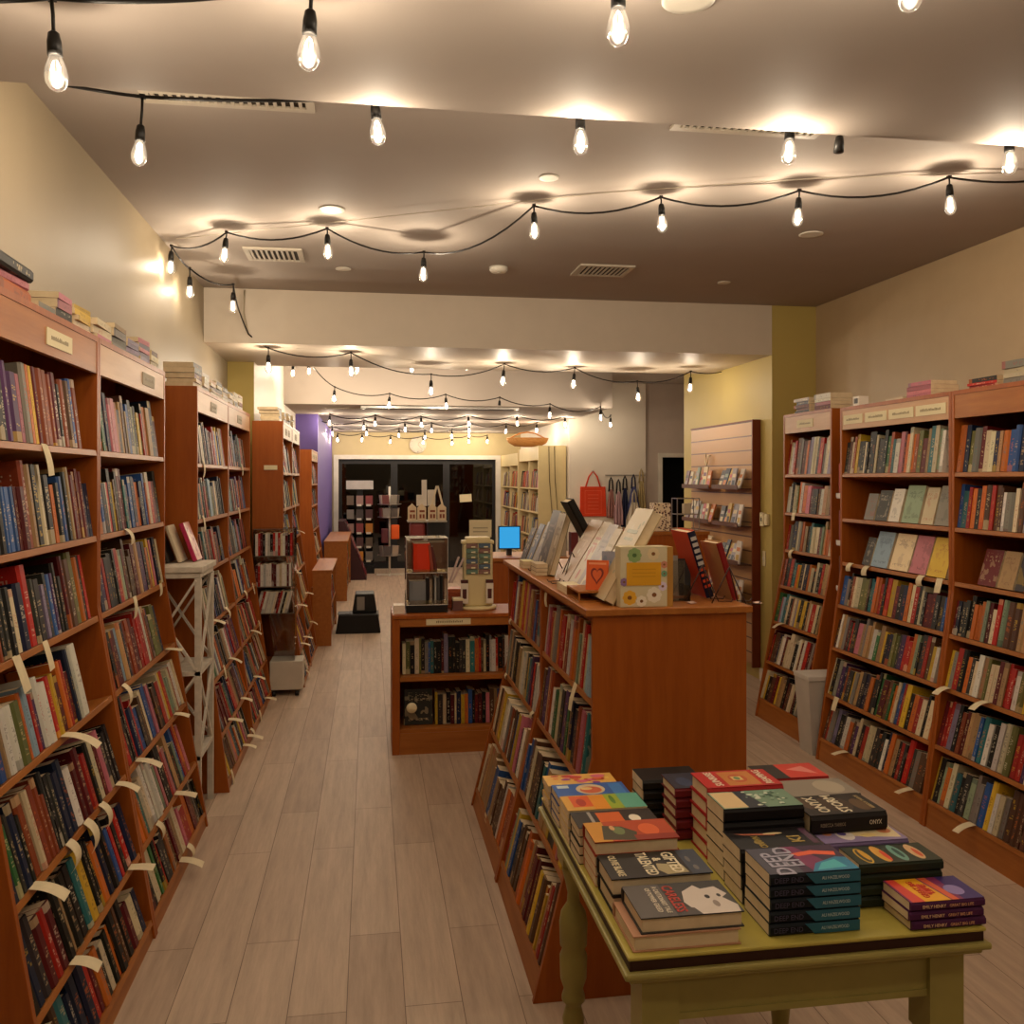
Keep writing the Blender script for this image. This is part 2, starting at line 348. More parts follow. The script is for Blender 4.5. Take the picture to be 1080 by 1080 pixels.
def book_geo(mb_c, mb_p, Tk, W, H, ca, cb, hard, M=None, full=True):
    """Tk along x (front cover at +x), W along y away from the spine (spine at y=0), H along z."""
    s = .003 if Tk > .012 else .0015; tc = .0022 if hard else .0008; bul = min(.0035, Tk * .12)
    if full:
        o = [(0, W), (0, s), (Tk * .22, -bul), (Tk * .78, -bul), (Tk, s), (Tk, W)]; i = [(Tk - tc, W), (Tk - tc, s + .002), (tc, s + .002), (tc, W)]
        P = o + i; v = [(x, y, 0) for x, y in P] + [(x, y, H) for x, y in P]
        n = 10; fs = []; uv = []
        def q(a, b, ua, ub): fs.append((a, b, b + n, a + n)); uv.append([(ua, 0), (ub, 0), (ub, 1), (ua, 1)])
        q(0, 1, 2.99, 2.01); q(1, 2, .001, .22); q(2, 3, .22, .78); q(3, 4, .78, .998); q(4, 5, 1.01, 1.99)
        for a in (5, 6, 7, 8): q(a, a + 1, 3.4, 3.5)
        q(9, 0, 3.4, 3.5)
        for cap in ((0, 1, 8, 9), (1, 2, 3, 4, 7, 8), (4, 5, 6, 7)):
            fs.append(cap[::-1]); uv.append([(3.5, .5)] * len(cap)); fs.append(tuple(c + n for c in cap)); uv.append([(3.5, .5)] * len(cap))
        mb_c.add(v, fs, 0, uv, ca, cb, M)
        e = .004 if hard else .0008
        mb_p.box(tc + .0001, s + .0025, e, Tk - tc - .0001, W - e, H - e, mi=0 if mb_p is not mb_c else 1, M=M)
    else:
        v = [(0, 0, 0), (Tk, 0, 0), (Tk, W, 0), (0, W, 0), (0, 0, H), (Tk, 0, H), (Tk, W, H), (0, W, H)]
        mb_c.add(v, [(0, 1, 5, 4), (1, 2, 6, 5), (3, 0, 4, 7), (4, 5, 6, 7), (0, 3, 2, 1), (2, 3, 7, 6)], [0, 0, 0, 1, 1, 1],
                 [[(.001, 0), (.998, 0), (.998, 1), (.001, 1)], [(1.01, 0), (1.99, 0), (1.99, 1), (1.01, 1)], [(2.01, 0), (2.99, 0), (2.99, 1), (2.01, 1)]] + [[(3.5, .5)] * 4] * 3, ca, cb, M)
NB = [0]
def make_book(M, Tk, W, H, ca, cb, hard, label, group=None):
    r = empty('book', M, label, 'book', group)
    c, p = MB(), MB(); book_geo(c, p, Tk, W, H, ca, cb, hard)
    c.build('cover', [COVER], r, attrs=True); p.build('page_block', [PAGES], r)
    NB[0] += 1
    return r
CAND = []  # generic shelf books waiting to be made
def seedcol(hexc, s=None): return (*lin(hexc), R.random() if s is None else s)
def jitter(hexc, a=.12):
    c = [int(hexc[i:i + 2], 16) / 255 for i in (0, 2, 4)]; k = 1 + R.uniform(-a, a)
    return [min(1, max(0, x * k + R.uniform(-.015, .015))) for x in c]
def cand(M, Tk, W, H, cn, hard, where, kind='', face=False):
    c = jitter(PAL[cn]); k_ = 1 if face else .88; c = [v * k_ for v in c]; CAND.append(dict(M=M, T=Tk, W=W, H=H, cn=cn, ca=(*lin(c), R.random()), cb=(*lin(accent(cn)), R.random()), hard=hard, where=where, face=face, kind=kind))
def fill_row(B, uf, v0, v1, z, hmin, hmax, lean, w, where, tmin=.02, tmax=.05, depth=(.13, .16), fill=1., tiltp=.12, rev=False):
    """books stand side by side on a shelf; B: bay frame, u=outwards, v=along, z=up"""
    v = v0 + .004; row = []; tilt = 0; end = v0 + (v1 - v0) * fill
    run_h = None
    while True:
        hard = R.random() < .35
        tk = R.uniform(tmin, tmax) * (1.15 if hard else .9); h = R.uniform(hmin, hmax) * (1 if hard else .94); wd = R.uniform(*depth)
        if R.random() < .25 and row: h = row[-1]['H']; wd = row[-1]['W']
        if v + tk > end: break
        cn = pick(w)
        if row and R.random() < .12: cn = row[-1]['cn']
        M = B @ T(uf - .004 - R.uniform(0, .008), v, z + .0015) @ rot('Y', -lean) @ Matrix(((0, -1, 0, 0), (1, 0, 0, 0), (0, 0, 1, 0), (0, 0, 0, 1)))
        cand(M, tk, wd, h, cn, hard, where); row.append(CAND[-1]); v += tk + .0012
    for i, c in enumerate(row): c['i'] = i; c['n'] = len(row); c['nb'] = (row[i - 1]['cn'] if i else None, row[i + 1]['cn'] if i + 1 < len(row) else None)
    return v
def face_out(B, uf, v, z, W, H, Tk, cn, lean, where):
    # the cover looks outwards
    M = B @ T(uf - .03, v, z + .002) @ rot('Y', -lean - .1) @ Matrix(((1, 0, 0, -Tk), (0, 1, 0, 0), (0, 0, 1, 0), (0, 0, 0, 1)))
    cand(M, Tk, W, H, cn, False, where, face=True); c = CAND[-1]; c['i'] = 0; c['n'] = 1; c['nb'] = (None, None)

# ---------------------------------------------------------------- bookcases
SHELFW = ['top', 'second', 'third', 'fourth', 'fifth', 'sixth', 'bottom']
def prof(z, ut, ub, zb): return ut if z >= zb else ub + (ut - ub) * z / zb
def bookcase(M, L, ut, ub, ztop, zb, SZ, hz, label, leans, header=True, plates=(), head_mat=None, name='bookcase', cat='bookcase', top_over=.0, group=None):
    """u=0 back, front at ut (top) / ub (floor); v from 0 to L"""
    r = empty(name, M, label, cat, group)
    poly = [(0, 0), (ub, 0), (ut, zb), (ut, ztop), (0, ztop)]
    for v in (0, L - .02):
        MB().prism(poly, v, v + .02, 'y').build('side_panel', WOOD, r, bevel=.0015)
    MB().box(0, .02, 0, .008, L - .02, ztop).build('back_panel', WOOD, r)
    MB().box(.008, .02, ztop - .02, ut, L - .02, ztop).build('top_panel', WOOD, r)
    MB().prism([(prof(.0, ut, ub, zb) - .03, 0), (ub - .008, 0), (prof(SZ[-1], ut, ub, zb) - .004, SZ[-1] - .022), (prof(SZ[-1], ut, ub, zb) - .03, SZ[-1] - .022)], .021, L - .021, 'y').build('kick_board', WOODY, r)
    if header:
        h = MB().box(ut - .02, .021, hz, ut - .002, L - .021, ztop - .021).build('header', head_mat or WOODY, r)
        for (a, b, pm) in plates:
            zc = (hz + ztop - .02) / 2
            MB().box(ut - .0022, a, zc - .026, ut + .001, b, zc + .026).build('name_plate', pm, h)
            q = MB()
            for k in range(3):
                q.box(ut + .001, a + .02 + (b - a) * .05 * k, zc - .008, ut + .0014, b - .02 - (b - a) * .1 * (2 - k) if k < 1 else b - .03, zc - .003)
            q = MB(); x = a + (b - a) * .16
            while x < b - (b - a) * .16:
                wv = R.uniform(.004, .009); q.box(ut + .001, x, zc - .006, ut + .0015, x + wv, zc + R.uniform(.002, .008)); x += wv + .003
            q.build('lettering', simple('8a7a5a'), h)
    for z, ln in zip(SZ, leans):
        uf = prof(z, ut, ub, zb)
        Ms = T(uf - .003, 0, z) @ rot('Y', -ln)
        d = (uf - .012) / math.cos(ln)
        MB().box(-d, .021, -.02, 0, L - .021, 0, M=Ms).build('shelf', WOODY, r, bevel=.001)
    return r
LSZ = [1.73, 1.43, 1.15, .87, .59, .31, .07]
LEAN_L = [.12, .13, .17, .22, .27, .30, .30]
def left_case(xw, xt, xb, y0, L, where, zt, pl, w=W_DARK, SZ=LSZ, hm=None, tmin=.02, tmax=.05, skip=()):
    M = T(xw, y0, 0)
    d = zt - 2.13; S2 = [z + (d if i == 0 else d * .7) for i, z in enumerate(SZ)]
    bookcase(M, L, xt - xw, xb - xw, zt, 1.18, S2, zt - .13, where[1], LEAN_L, plates=pl, head_mat=hm)
    for i, z in enumerate(S2):
        uf = prof(z, xt - xw, xb - xw, 1.18)
        if i in skip: continue
        top = (zt - .13) if i == 0 else S2[i - 1] - .02
        g = top - z
        dep = (.12, min(.16, uf - .03)) if i < 3 else (.13, .19)
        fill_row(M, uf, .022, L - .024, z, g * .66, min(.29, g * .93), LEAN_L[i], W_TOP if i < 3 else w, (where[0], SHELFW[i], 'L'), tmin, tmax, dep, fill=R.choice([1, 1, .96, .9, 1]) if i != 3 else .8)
    return M
XW = -1.165
left_case(XW, -.945, -.75, 2.33, 1.04, ('nearest left bookcase', 'tall cherry bookcase nearest on the left wall, orange header with a blank cream plate'), 2.13, [(.52, .75, PLATE)], tmin=.021, tmax=.056)
left_case(XW, -.945, -.75, 3.372, 1.04, ('second left bookcase', 'tall cherry bookcase second along the left wall, pale header, beside the white stand'), 2.13, [(.62, .83, PLATEG)], hm=HEAD)
left_case(-1.15, -.88, -.72, 4.85, 1.04, ('third left bookcase', 'tall cherry bookcase just behind the white X-framed stand on the left'), 2.11, [(.4, .6, PLATEG)], hm=HEAD)
left_case(-1.15, -.88, -.72, 5.892, 1.04, ('fourth left bookcase', 'tall cherry bookcase fourth on the left, next to the clear rack tower'), 2.11, [(.4, .6, PLATEG)], hm=HEAD)
left_case(-.90, -.665, -.50, 7.2, .83, ('fifth left bookcase', 'cherry bookcase with a small plate on its end panel behind the clear rack tower'), 2.08, [(.2, .35, PLATEG), (.45, .6, PLATEG)], hm=flat('white_header', 'd9cfb8', .5))
left_case(-.90, -.665, -.50, 8.032, .83, ('sixth left bookcase', 'cherry bookcase sixth on the left with a white header'), 2.08, [(.3, .5, PLATEG)], hm=MATS['white_header'])
left_case(-.90, -.66, -.52, 10.6, 1.2, ('seventh left bookcase', 'shorter cherry bookcase farthest down the left side before the purple wall'), 1.97, [(.2, .35, PLATEG), (.5, .65, PLATEG), (.8, .95, PLATEG)], hm=HEAD)
# end plate on the fifth case
tag(MB().box(-.81, 7.193, 1.70, -.71, 7.1985, 1.735).build('sign_plate', PLATE), 'small cream sign plate on the end panel of the fifth left bookcase', 'sign')

RSZ = [1.66, 1.40, 1.145, .90, .655, .385, .13]
LEAN_R = [.13, .13, .15, .2, .24, .27, .28]
def right_case(xw, xt, xb, y1, L, where, zt, pl, hm, special=None, w=W_LITE, hh=.13, SZ=RSZ, leans=LEAN_R, **kw):
    M = T(xw, y1, 0) @ rot('Z', pi)          # u -> -X, v -> -Y
    bookcase(M, L, xw - xt, xw - xb, zt, 1.1, SZ, zt - hh, where[1], leans, plates=pl, head_mat=hm)
    for i, z in enumerate(SZ):
        uf = prof(z, xw - xt, xw - xb, 1.1)
        if special and i in special: special[i](M, uf, z, (where[0], SHELFW[i], 'R')); continue
        top = (zt - hh) if i == 0 else SZ[i - 1] - .02
        g = top - z
        fill_row(M, uf, .022, L - .024, z, g * .72, g * .93, leans[i], w, (where[0], SHELFW[i], 'R'), .017, .042, (.12, .15), fill=R.choice([1, 1, .97]), **kw)
    return M
def spA(M, uf, z, wh):
    for v, cn, W, H in ((.2, 'grey', .1, .15), (.31, 'dark grey', .12, .17), (.44, 'white', .1, .18), (.56, 'sage green', .15, .2), (.73, 'cream', .1, .19), (.84, 'grey', .13, .2)):
        face_out(M, uf, v, z, W, H, .02, cn, .15, wh)
def spB(M, uf, z, wh):
    for v, cn, W, H in ((.18, 'dark grey', .08, .16), (.27, 'pale blue', .16, .2), (.45, 'cream', .17, .2), (.63, 'pink', .14, .2), (.78, 'yellow', .15, .2)):
        face_out(M, uf, v, z, W, H, .02, cn, .2, wh)
def spC(M, uf, z, wh):
    for v, cn, W, H in ((.14, 'maroon', .12, .17), (.27, 'tan', .1, .17), (.38, 'dark grey', .18, .2), (.58, 'pink', .13, .19), (.74, 'brown', .14, .2)):
        face_out(M, uf, v, z, W, H, .02, cn, .2, wh)
right_case(3.3, 2.72, 2.565, 4.91, 1.02, ('middle right bookcase', 'tall cherry bookcase with four small plates on its pale header, right side'), 2.045, [(.04, .24, PLATE), (.27, .48, PLATE), (.5, .72, PLATE), (.74, .98, PLATE)], HEAD, {1: spA, 2: spB})
right_case(3.3, 2.72, 2.565, 3.888, 1.02, ('rightmost bookcase', 'tall cherry bookcase at the right edge of the picture with an orange header'), 2.045, [(.52, .8, PLATE)], WOODY, {2: spC})
right_case(3.3, 2.83, 2.62, 5.87, .66, ('narrow right bookcase', 'narrow cherry bookcase beside the green wall with a white bin next to it'), 2.07, [(.2, .42, PLATE)], HEAD)

# the island, two bays back to front
ISZ = [.93, .66, .38, .09]; LEAN_I = [.10, .12, .2, .25]
def island(y1, L, where):
    M = T(1.2, y1, 0) @ rot('Z', pi)
    bookcase(M, L, .51, .70, 1.2, .75, ISZ, 0, where[1], LEAN_I, header=False, name='display_bookcase')
    for i, z in enumerate(ISZ):
        uf = prof(z, .51, .70, .75)
        g = (1.18 if i == 0 else ISZ[i - 1] - .02) - z
        fill_row(M, uf, .022, L - .024, z, g * .7, g * .95, LEAN_I[i], W_MID, (where[0], ['top', 'second', 'third', 'bottom'][i], 'R'), .018, .055, (.15, .19), fill=1.)
    return M
island(3.62, .87, ('island near half', 'near half of the waist-high cherry island bookcase behind the yellow table'))
island(4.49, .87, ('island far half', 'far half of the waist-high cherry island bookcase, next to the low cabinet'))
tag(MB().box(.665, 2.735, 1.2, 1.215, 4.5, 1.222).build('countertop', WOODY, bevel=.003), 'long cherry worktop lying across both halves of the centre island', 'countertop')

# low cabinet facing the camera (u -> -Y, v -> X)
Mc = T(.13, 5.75, 0) @ rot('Z', -pi / 2)
def low_cabinet():
    M = Mc; r = empty('low_bookcase', M, 'low two-shelf cherry bookcase standing across the aisle end, small plate on its rail', 'bookcase')
    L = .78; D = .4
    for v in (0, L - .045): MB().box(0, v, 0, D, v + .045, .80).build('side_panel', WOOD, r, bevel=.002)
    MB().box(0, .045, 0, .01, L - .045, .80).build('back_panel', WOOD, r)
    MB().box(0, 0, .801, D + .008, L, .825).build('top_panel', WOOD, r, bevel=.003)
    rail = MB().box(D - .02, .046, .755, D, L - .046, .80).build('rail', WOODY, r)
    MB().box(D, .2, .763, D + .002, .465, .799).build('name_plate', PLATE, rail)
    q = MB(); x = .26
    while x < .42: q.box(D + .002, x, .775, D + .0025, x + .006, .785 + R.uniform(0, .004)); x += .01
    q.build('lettering', simple('8a7a5a'), rail)
    MB().box(.01, .046, .43, D - .01, L - .046, .455).build('shelf', WOODY, r)
    MB().box(.01, .046, .125, D - .01, L - .046, .145).build('shelf', WOODY, r)
    MB().box(D - .02, .046, 0, D - .002, L - .046, .125).build('kick_board', WOODY, r)
    fill_row(M, D - .08, .06, L - .06, .456, .19, .235, .06, W_DARK, ('low cabinet in the aisle', 'upper', 'C'), .012, .028, (.12, .15))
    face_out(M, D - .07, .075, .147, .17, .21, .02, 'dark grey', .05, ('low cabinet in the aisle', 'lower', 'C'))
    fill_row(M, D - .08, .255, L - .06, .146, .17, .21, .06, W_DARK, ('low cabinet in the aisle', 'lower', 'C'), .012, .028, (.12, .15))
low_cabinet()
tag(MB().lathe([(0, 0), (.031, 0), (.031, .0015), (0, .0015)], 24, M=T(.245, 5.354, .275) @ rot('X', pi / 2)).build('round_sticker', PLATE), 'round cream sticker on the dark face-out book in the low cabinet', 'sticker')
# far low counters on the left
def low_counter(x0, x1, y0, y1, z, label, mat):
    r = empty('low_counter', (x0, y0, 0), label, 'counter'); W, L = x1 - x0, y1 - y0
    for v in (0, L - .02): MB().box(0, v, 0, W, v + .02, z - .02).build('side_panel', mat, r)
    MB().box(-.005, -.005, z - .02, W + .01, L + .005, z).build('top_panel', mat, r, bevel=.002)
    MB().box(0, .02, 0, .01, L - .02, z - .02).build('back_panel', mat, r)
    for zz in (.08, z * .5): MB().box(.01, .021, zz - .02, W - .01, L - .021, zz).build('shelf', mat, r)
    M = T(x0, y0, 0)
    for k, zz in enumerate((.08, z * .5)):
        g = z * .5 - .08; fill_row(M, W - .01, .03, L - .03, zz, g * .6, g * .85, .1, W_DARK, (label.split(' with')[0], ['bottom', 'top'][k], 'F'), .015, .04, (.12, .15))
low_counter(-.55, -.37, 8.95, 10.3, .74, 'low cherry counter along the left side with a bare top', WOODY)
low_counter(-.6, -.3, 12.2, 14.4, .8, 'farther low cherry counter against the purple wall with books beneath', WOODY)

# cream shelving far right
def cream_case(y0, L, label, z=2.1):
    M = T(2.75, y0 + L, 0) @ rot('Z', pi); r = empty('cream_bookcase', M, label, 'bookcase', 'cream bookcases at the far right')
    for v in (0, L - .03): MB().box(0, v, 0, .4, v + .03, z).build('side_panel', CREAMC, r)
    MB().box(0, .03, 0, .01, L - .03, z).build('back_panel', CREAMC, r)
    MB().box(.01, .03, z - .2, .39, L - .03, z).build('header', CREAMC, r)
    MB().box(.01, L / 2 - .015, .1, .38, L / 2 + .015, z - .2).build('divider', CREAMC, r)
    for i, zz in enumerate((1.5, 1.15, .8, .45, .1)):
        MB().box(.01, .031, zz - .02, .385, L - .031, zz).build('shelf', CREAMC, r)
        for a, b in ((.035, L / 2 - .02), (L / 2 + .02, L - .035)):
            fill_row(M, .37, a, b, zz, .2, .28, .1, W_LITE, (label, 'a', 'F'), .012, .04, (.14, .2), fill=.93)
cream_case(12.5, 1.75, 'cream bookcase at the far right nearest its plain end panel')
cream_case(14.3, 1.9, 'farthest cream bookcase at the far right by the dark glass doors', 2.05)

# ---------------------------------------------------------------- piles on top of the cases
PILE = []
def pile(x, y, z, n, where, face='L', big=1., pal=None, wd=.15, h=.21, neat=.004):
    zz = z
    for k in range(n):
        tk = R.uniform(.014, .03) * big; H = h * R.uniform(.93, 1.05); W = wd * R.uniform(.92, 1.04)
        cn = pick(W_MID) if pal is None else R.choice(pal)
        a = R.uniform(-.05, .05)
        # book flat: thickness up, spine towards the aisle
        if face == 'L': fr = frame((x, y, zz), (0, 0, 1), (-1, 0, 0), (0, -1, 0))
        elif face == 'R': fr = frame((x, y, zz), (0, 0, 1), (1, 0, 0), (0, 1, 0))
        else: fr = frame((x, y, zz), (0, 0, 1), (0, 1, 0), (-1, 0, 0))
        M = fr @ rot('X', a)
        cand(M, tk, W, H, cn, R.random() < .4, (where, 'pile', face)); c = CAND[-1]; c['i'] = k; c['n'] = n; c['nb'] = (None, None); c['pile'] = True
        zz += tk + .001
    return zz
ZL = 2.132
z_ = pile(-.985, 2.83, ZL, 1, 'thick pile at the picture edge on the nearest left bookcase', pal=['orange'], h=.26, big=1.9); CAND[-1].update(i=0, n=3)
z_ = pile(-.99, 2.83, z_, 1, 'thick pile at the picture edge on the nearest left bookcase', pal=['pink'], h=.26, big=1.1); CAND[-1].update(i=1, n=3)
pile(-.985, 2.85, z_, 1, 'thick pile at the picture edge on the nearest left bookcase', pal=['black'], h=.27, big=1.5); CAND[-1].update(i=2, n=3)
pile(-.97, 2.53, ZL, 4, 'pile cut by the picture edge, nearest left bookcase', pal=['orange', 'pink', 'cream', 'navy'], h=.17)
pile(-.97, 3.0, ZL, 1, 'second pile on the nearest left bookcase', pal=['grey'], h=.14)
pile(-.97, 3.16, ZL, 4, 'third pile on the nearest left bookcase', pal=['grey', 'dark grey', 'pink'], h=.15)
pile(-.97, 3.36, ZL, 5, 'yellow pile on the nearest left bookcase', pal=['yellow', 'yellow', 'yellow', 'cream'], h=.17, big=.8)
pile(-.97, 3.62, ZL, 3, 'first pile on the second left bookcase', pal=['pink', 'lavender grey', 'cream'])
pile(-.97, 3.83, ZL, 4, 'second pile on the second left bookcase', pal=['tan', 'cream', 'grey'], h=.19)
pile(-.97, 4.03, ZL, 4, 'third pile on the second left bookcase', pal=['grey', 'dark grey', 'lavender grey'], h=.18, big=.8)
pile(-.97, 4.22, ZL, 5, 'fourth pile on the second left bookcase', pal=['pink', 'grey', 'lavender grey'], h=.17)
pile(-.97, 4.39, ZL, 3, 'last pile on the second left bookcase', pal=['brown', 'cream', 'black'], h=.15)
for k in range(8): pile(-.90, 5.09 + k * .225, 2.112, R.choice([4, 5, 5]), ['first', 'second', 'third', 'fourth', 'fifth', 'sixth', 'seventh', 'eighth'][k] + ' pile on the third and fourth left bookcases', pal=['cream', 'white', 'cream', 'maroon', 'tan', 'dark grey'], h=.2, big=.9)
for k in range(4): pile(-.70, 7.45 + k * .4, 2.082, R.choice([4, 6, 5]), ['first', 'second', 'third', 'fourth'][k] + ' pile on the fifth and sixth left bookcases', pal=['cream', 'tan', 'grey', 'white'], h=.24)
ZR = 2.047
pile(2.86, 5.28, 2.072, 4, 'near pile on the narrow right bookcase', 'R', pal=['grey', 'white', 'pink', 'maroon'], h=.2, big=1.1)
pile(2.86, 5.56, 2.072, 5, 'far pile on the narrow right bookcase', 'R', pal=['black', 'maroon', 'white', 'navy'], h=.2, big=.8)
pile(2.77, 4.12, ZR, 4, 'pale pile on the middle right bookcase', 'R', pal=['cream', 'pink', 'white'], h=.2, big=.8)
pile(2.77, 4.36, ZR, 1, 'low pile on the middle right bookcase', 'R', pal=['cream'], h=.18, big=.8)
pile(2.77, 3.64, ZR, 3, 'flat pile on the rightmost bookcase', 'R', pal=['red', 'black', 'pink'], h=.2, big=.7)
pile(2.77, 3.42, ZR, 4, 'tall pile on the rightmost bookcase', 'R', pal=['grey', 'cream', 'grey', 'yellow'], h=.19, big=1.1)
tag(MB().box(2.74, 4.74, 2.046, 2.80, 4.80, 2.10).box(2.737, 4.752, 2.06, 2.74, 4.788, 2.088, mi=1).build('small_clock', [WHITE, BLACK]), 'tiny white box clock with black face on the middle right bookcase', 'clock')

# ---------------------------------------------------------------- the yellow table
TZ = .74
tb = empty('table', (.474, 1.618, 0), 'mustard yellow painted farmhouse table with turned legs, covered in book piles', 'table')
def tl(): return MB()
X0, X1, Y0, Y1 = 0, .735, 0, .86
MB().box(X0, Y0, TZ - .008, X1, Y1, TZ).build('tabletop', YEL, tb, bevel=.003)
MB().box(X0 + .004, Y0 + .004, TZ - .028, X1 - .004, Y1 - .004, TZ - .0081).build('top_edge', EDGE, tb)
MB().box(X0 - .008, Y0 - .008, TZ - .042, X1 + .008, Y1 + .008, TZ - .0281).box(X0 + .004, Y0 + .004, TZ - .054, X1 - .004, Y1 - .004, TZ - .0421).build('moulding', YELD, tb, bevel=.005)
for a in ((.1, .05, .66, .066), (.1, .79, .66, .806)): MB().box(a[0], a[1], TZ - .15, a[2], a[3], TZ - .0541).box(a[0], a[1] - .003, TZ - .153, a[2], a[3] + .003, TZ - .14).build('apron_board', YELD, tb)
for a in ((.055, .1, .071, .76), (.69, .1, .706, .76)): MB().box(a[0], a[1], TZ - .15, a[2], a[3], TZ - .0541).build('apron_board', YELD, tb)
LP = [(.012, 0), (.02, .03), (.024, .1), (.03, .16), (.022, .19), (.022, .2), (.032, .21), (.032, .22), (.026, .24), (.036, .27), (.038, .33), (.03, .35), (.037, .36), (.039, .42), (.034, .45), (.018, .475), (.016, .5), (.022, .53), (.03, .56), (.034, .585)]
for x, y in ((.075, .075), (.675, .075), (.075, .785), (.675, .785)):
    z0 = .5 if y < .5 else .585
    k = .5 / .585 if y < .5 else 1
    MB().lathe([(r, z * k) for r, z in LP], 20, (x, y, 0)).box(x - .037, y - .037, z0, x + .037, y + .037, TZ - .0541).build('leg', YELD, tb)

def lay(name, x0, y0, z0, L, W, Tk, spine, main, label, acc='ddd6c8', art=None, titles=(), sptitle=(), spc=None, hard=False, group=None, rz=0.):
    if z0 < 1.1: y0 += .016
    Mz = T(x0 + L / 2, y0 + W / 2, 0) @ rot('Z', rz) @ T(-x0 - L / 2, -y0 - W / 2, 0)
    fr = frame((x0 + L, y0, z0), (0, 0, 1), (0, 1, 0), (-1, 0, 0)) if spine == 'near' else frame((x0, y0 + W, z0), (0, 0, 1), (0, -1, 0), (1, 0, 0))
    r = empty('book', Mz @ fr, label, 'book', group)
    ca = (*lin(main), .4); ca = [ca] * 20
    if spc:
        for i in (1, 2, 3): ca[i] = (*lin(spc), .4)
    c, p = MB(), MB(); book_geo(c, p, Tk, W, L, ca, (*lin(acc), .3), hard)
    c.uv = [(3.5, .5)] * len(c.uv)
    c.build('cover', [COVER], r, attrs=True); p.build('page_block', [PAGES], r)
    if art:
        q = MB()
        for k, (cx, poly) in enumerate(art):
            q.prism([(a * W, b * L) for a, b in poly], Tk + .0002 + .00004 * k, Tk + .00035 + .00004 * k, 'x', ca=(*lin(cx), 1))
        q.build('cover_art', [PAINT], r, attrs=True)
    for (s, a, b, size, cx, fit) in titles:
        lettering(s, size, frame((Tk + .0012, a * W, b * L), (0, 1, 0), (0, 0, 1), (1, 0, 0)), cx, r, 'title', fit, bold=size * .02)
    for (s, b, size, cx, fit) in sptitle:
        lettering(s, size, frame((Tk / 2, -.0042, b * L), (0, 0, -1), (1, 0, 0), (0, -1, 0)), cx, r, 'spine_title', fit)
    return r
def rect(a0, b0, a1, b1): return [(a0, b0), (a1, b0), (a1, b1), (a0, b1)]
def ell(a, b, ra, rb, n=20, t0=0): return [(a + ra * math.cos(2 * pi * k / n + t0), b + rb * math.sin(2 * pi * k / n + t0)) for k in range(n)]
def scatter(cs, n, r0, r1, box=(0.03, .03, .97, .97), seed=1):
    q = random.Random(seed); o = []
    for _ in range(n):
        ra = q.uniform(r0, r1); a = q.uniform(box[0] + ra, box[2] - ra); b = q.uniform(box[1] + ra, box[3] - ra)
        o.append((q.choice(cs), ell(a, b, ra * q.uniform(.6, 1), ra * q.uniform(.5, 1) * .7, 9, q.uniform(0, 1))))
    return o
def stack(x0, y0, n, L, W, Tk, spine, main, what, where, topk, z0=TZ, jit=.003, group=None, **kw):
    z = z0 + .0008
    for k in range(n):
        top = k == n - 1
        pos = 'topmost' if top else ['lowest', 'second up', 'third up', 'fourth up', 'fifth up'][k]
        k2 = dict(kw); k2.update(topk if top else {})
        lay('book', x0 + R.uniform(-jit, jit), y0 + R.uniform(-jit, jit) * .5, z, L, W, Tk, spine, main, '%s, %s in pile %s' % (what, pos, where), rz=R.uniform(-.006, .006), group=group, **k2)
        z += Tk + .0008
    return z
# left column, near to far (spines away from the camera)
FACE = [('3c3a38', rect(0, 0, 1, 1)), ('59534e', rect(.0, .0, 1, .36)), ('cfc2b6', [(.3, .55), (.62, .5), (1, .58), (1, .97), (.8, .99), (.55, .9), (.45, .97), (.2, .9), (.25, .75), (.12, .7)]),
        ('2a2725', ell(.5, .76, .06, .025)), ('2a2725', ell(.48, .88, .05, .02)), ('4a4441', [(.75, .42), (1, .4), (1, .6), (.8, .56)]), ('8e7f74', ell(.72, .8, .1, .03))]
stack(.487, 1.615, 1, .213, .145, .03, 'far', 'b98a6c', 'thick pale hardcover', 'nearest the table corner', {}, hard=True)
stack(.503, 1.622, 1, .205, .135, .03, 'far', '3c3a38', 'hardcover with black and white face cover', 'nearest the table corner', dict(art=FACE, titles=[('CARELESS', .5, .42, .03, 'b8483c', .11), ('A CAUTIONARY TALE', .5, .3, .014, 'd8ccb8', .11), ('OF POWER GREED', .5, .22, .014, 'd8ccb8', .1)]), z0=TZ + .0305, hard=True)
GT = [('26211f', rect(0, 0, 1, 1)), ('3b4350', rect(0, .8, 1, 1)), ('a99a72', [(.5, .52), (.75, .5), (.95, .56), (.92, .78), (.6, .76)]), ('6e6a66', ell(.4, .86, .12, .02)), ('6e6a66', ell(.75, .88, .1, .025))]
stack(.487, 1.768, 2, .218, .12, .035, 'far', '1e1a18', 'thick black hardcover titled GIFTED & TALENTED', 'behind the face-cover pile', dict(art=GT, titles=[('GIFTED', .5, .68, .036, 'e6d8b8', .1), ('&', .35, .55, .026, 'e6d8b8', None), ('TALENTED', .5, .42, .034, 'e6d8b8', .11), ('OLIVIE BLAKE', .5, .12, .022, 'd8c8a2', .1)]), hard=True)
RA = [('b0431e', rect(0, 0, 1, 1)), ('c88a2a', rect(0, 0, 1, .22)), ('43402c', [(.2, .2), (.9, .12), (1, .5), (.6, .56), (.3, .42)]), ('6d7a4c', ell(.5, .36, .2, .07)), ('d6602c', ell(.5, .72, .3, .12)), ('8e2a16', rect(.75, .5, 1, 1)), ('cfa06a', ell(.35, .3, .12, .03))]
z = stack(.484, 1.893, 3, .195, .112, .0215, 'far', 'b86a42', 'peach-edged paperback', 'with the orange and red painted cover', {})
lay('book', .484, 1.893, z, .193, .112, .03, 'far', '8e2a16', 'thick book with an orange and red painted cover, on three peach-edged books', art=RA, hard=True)
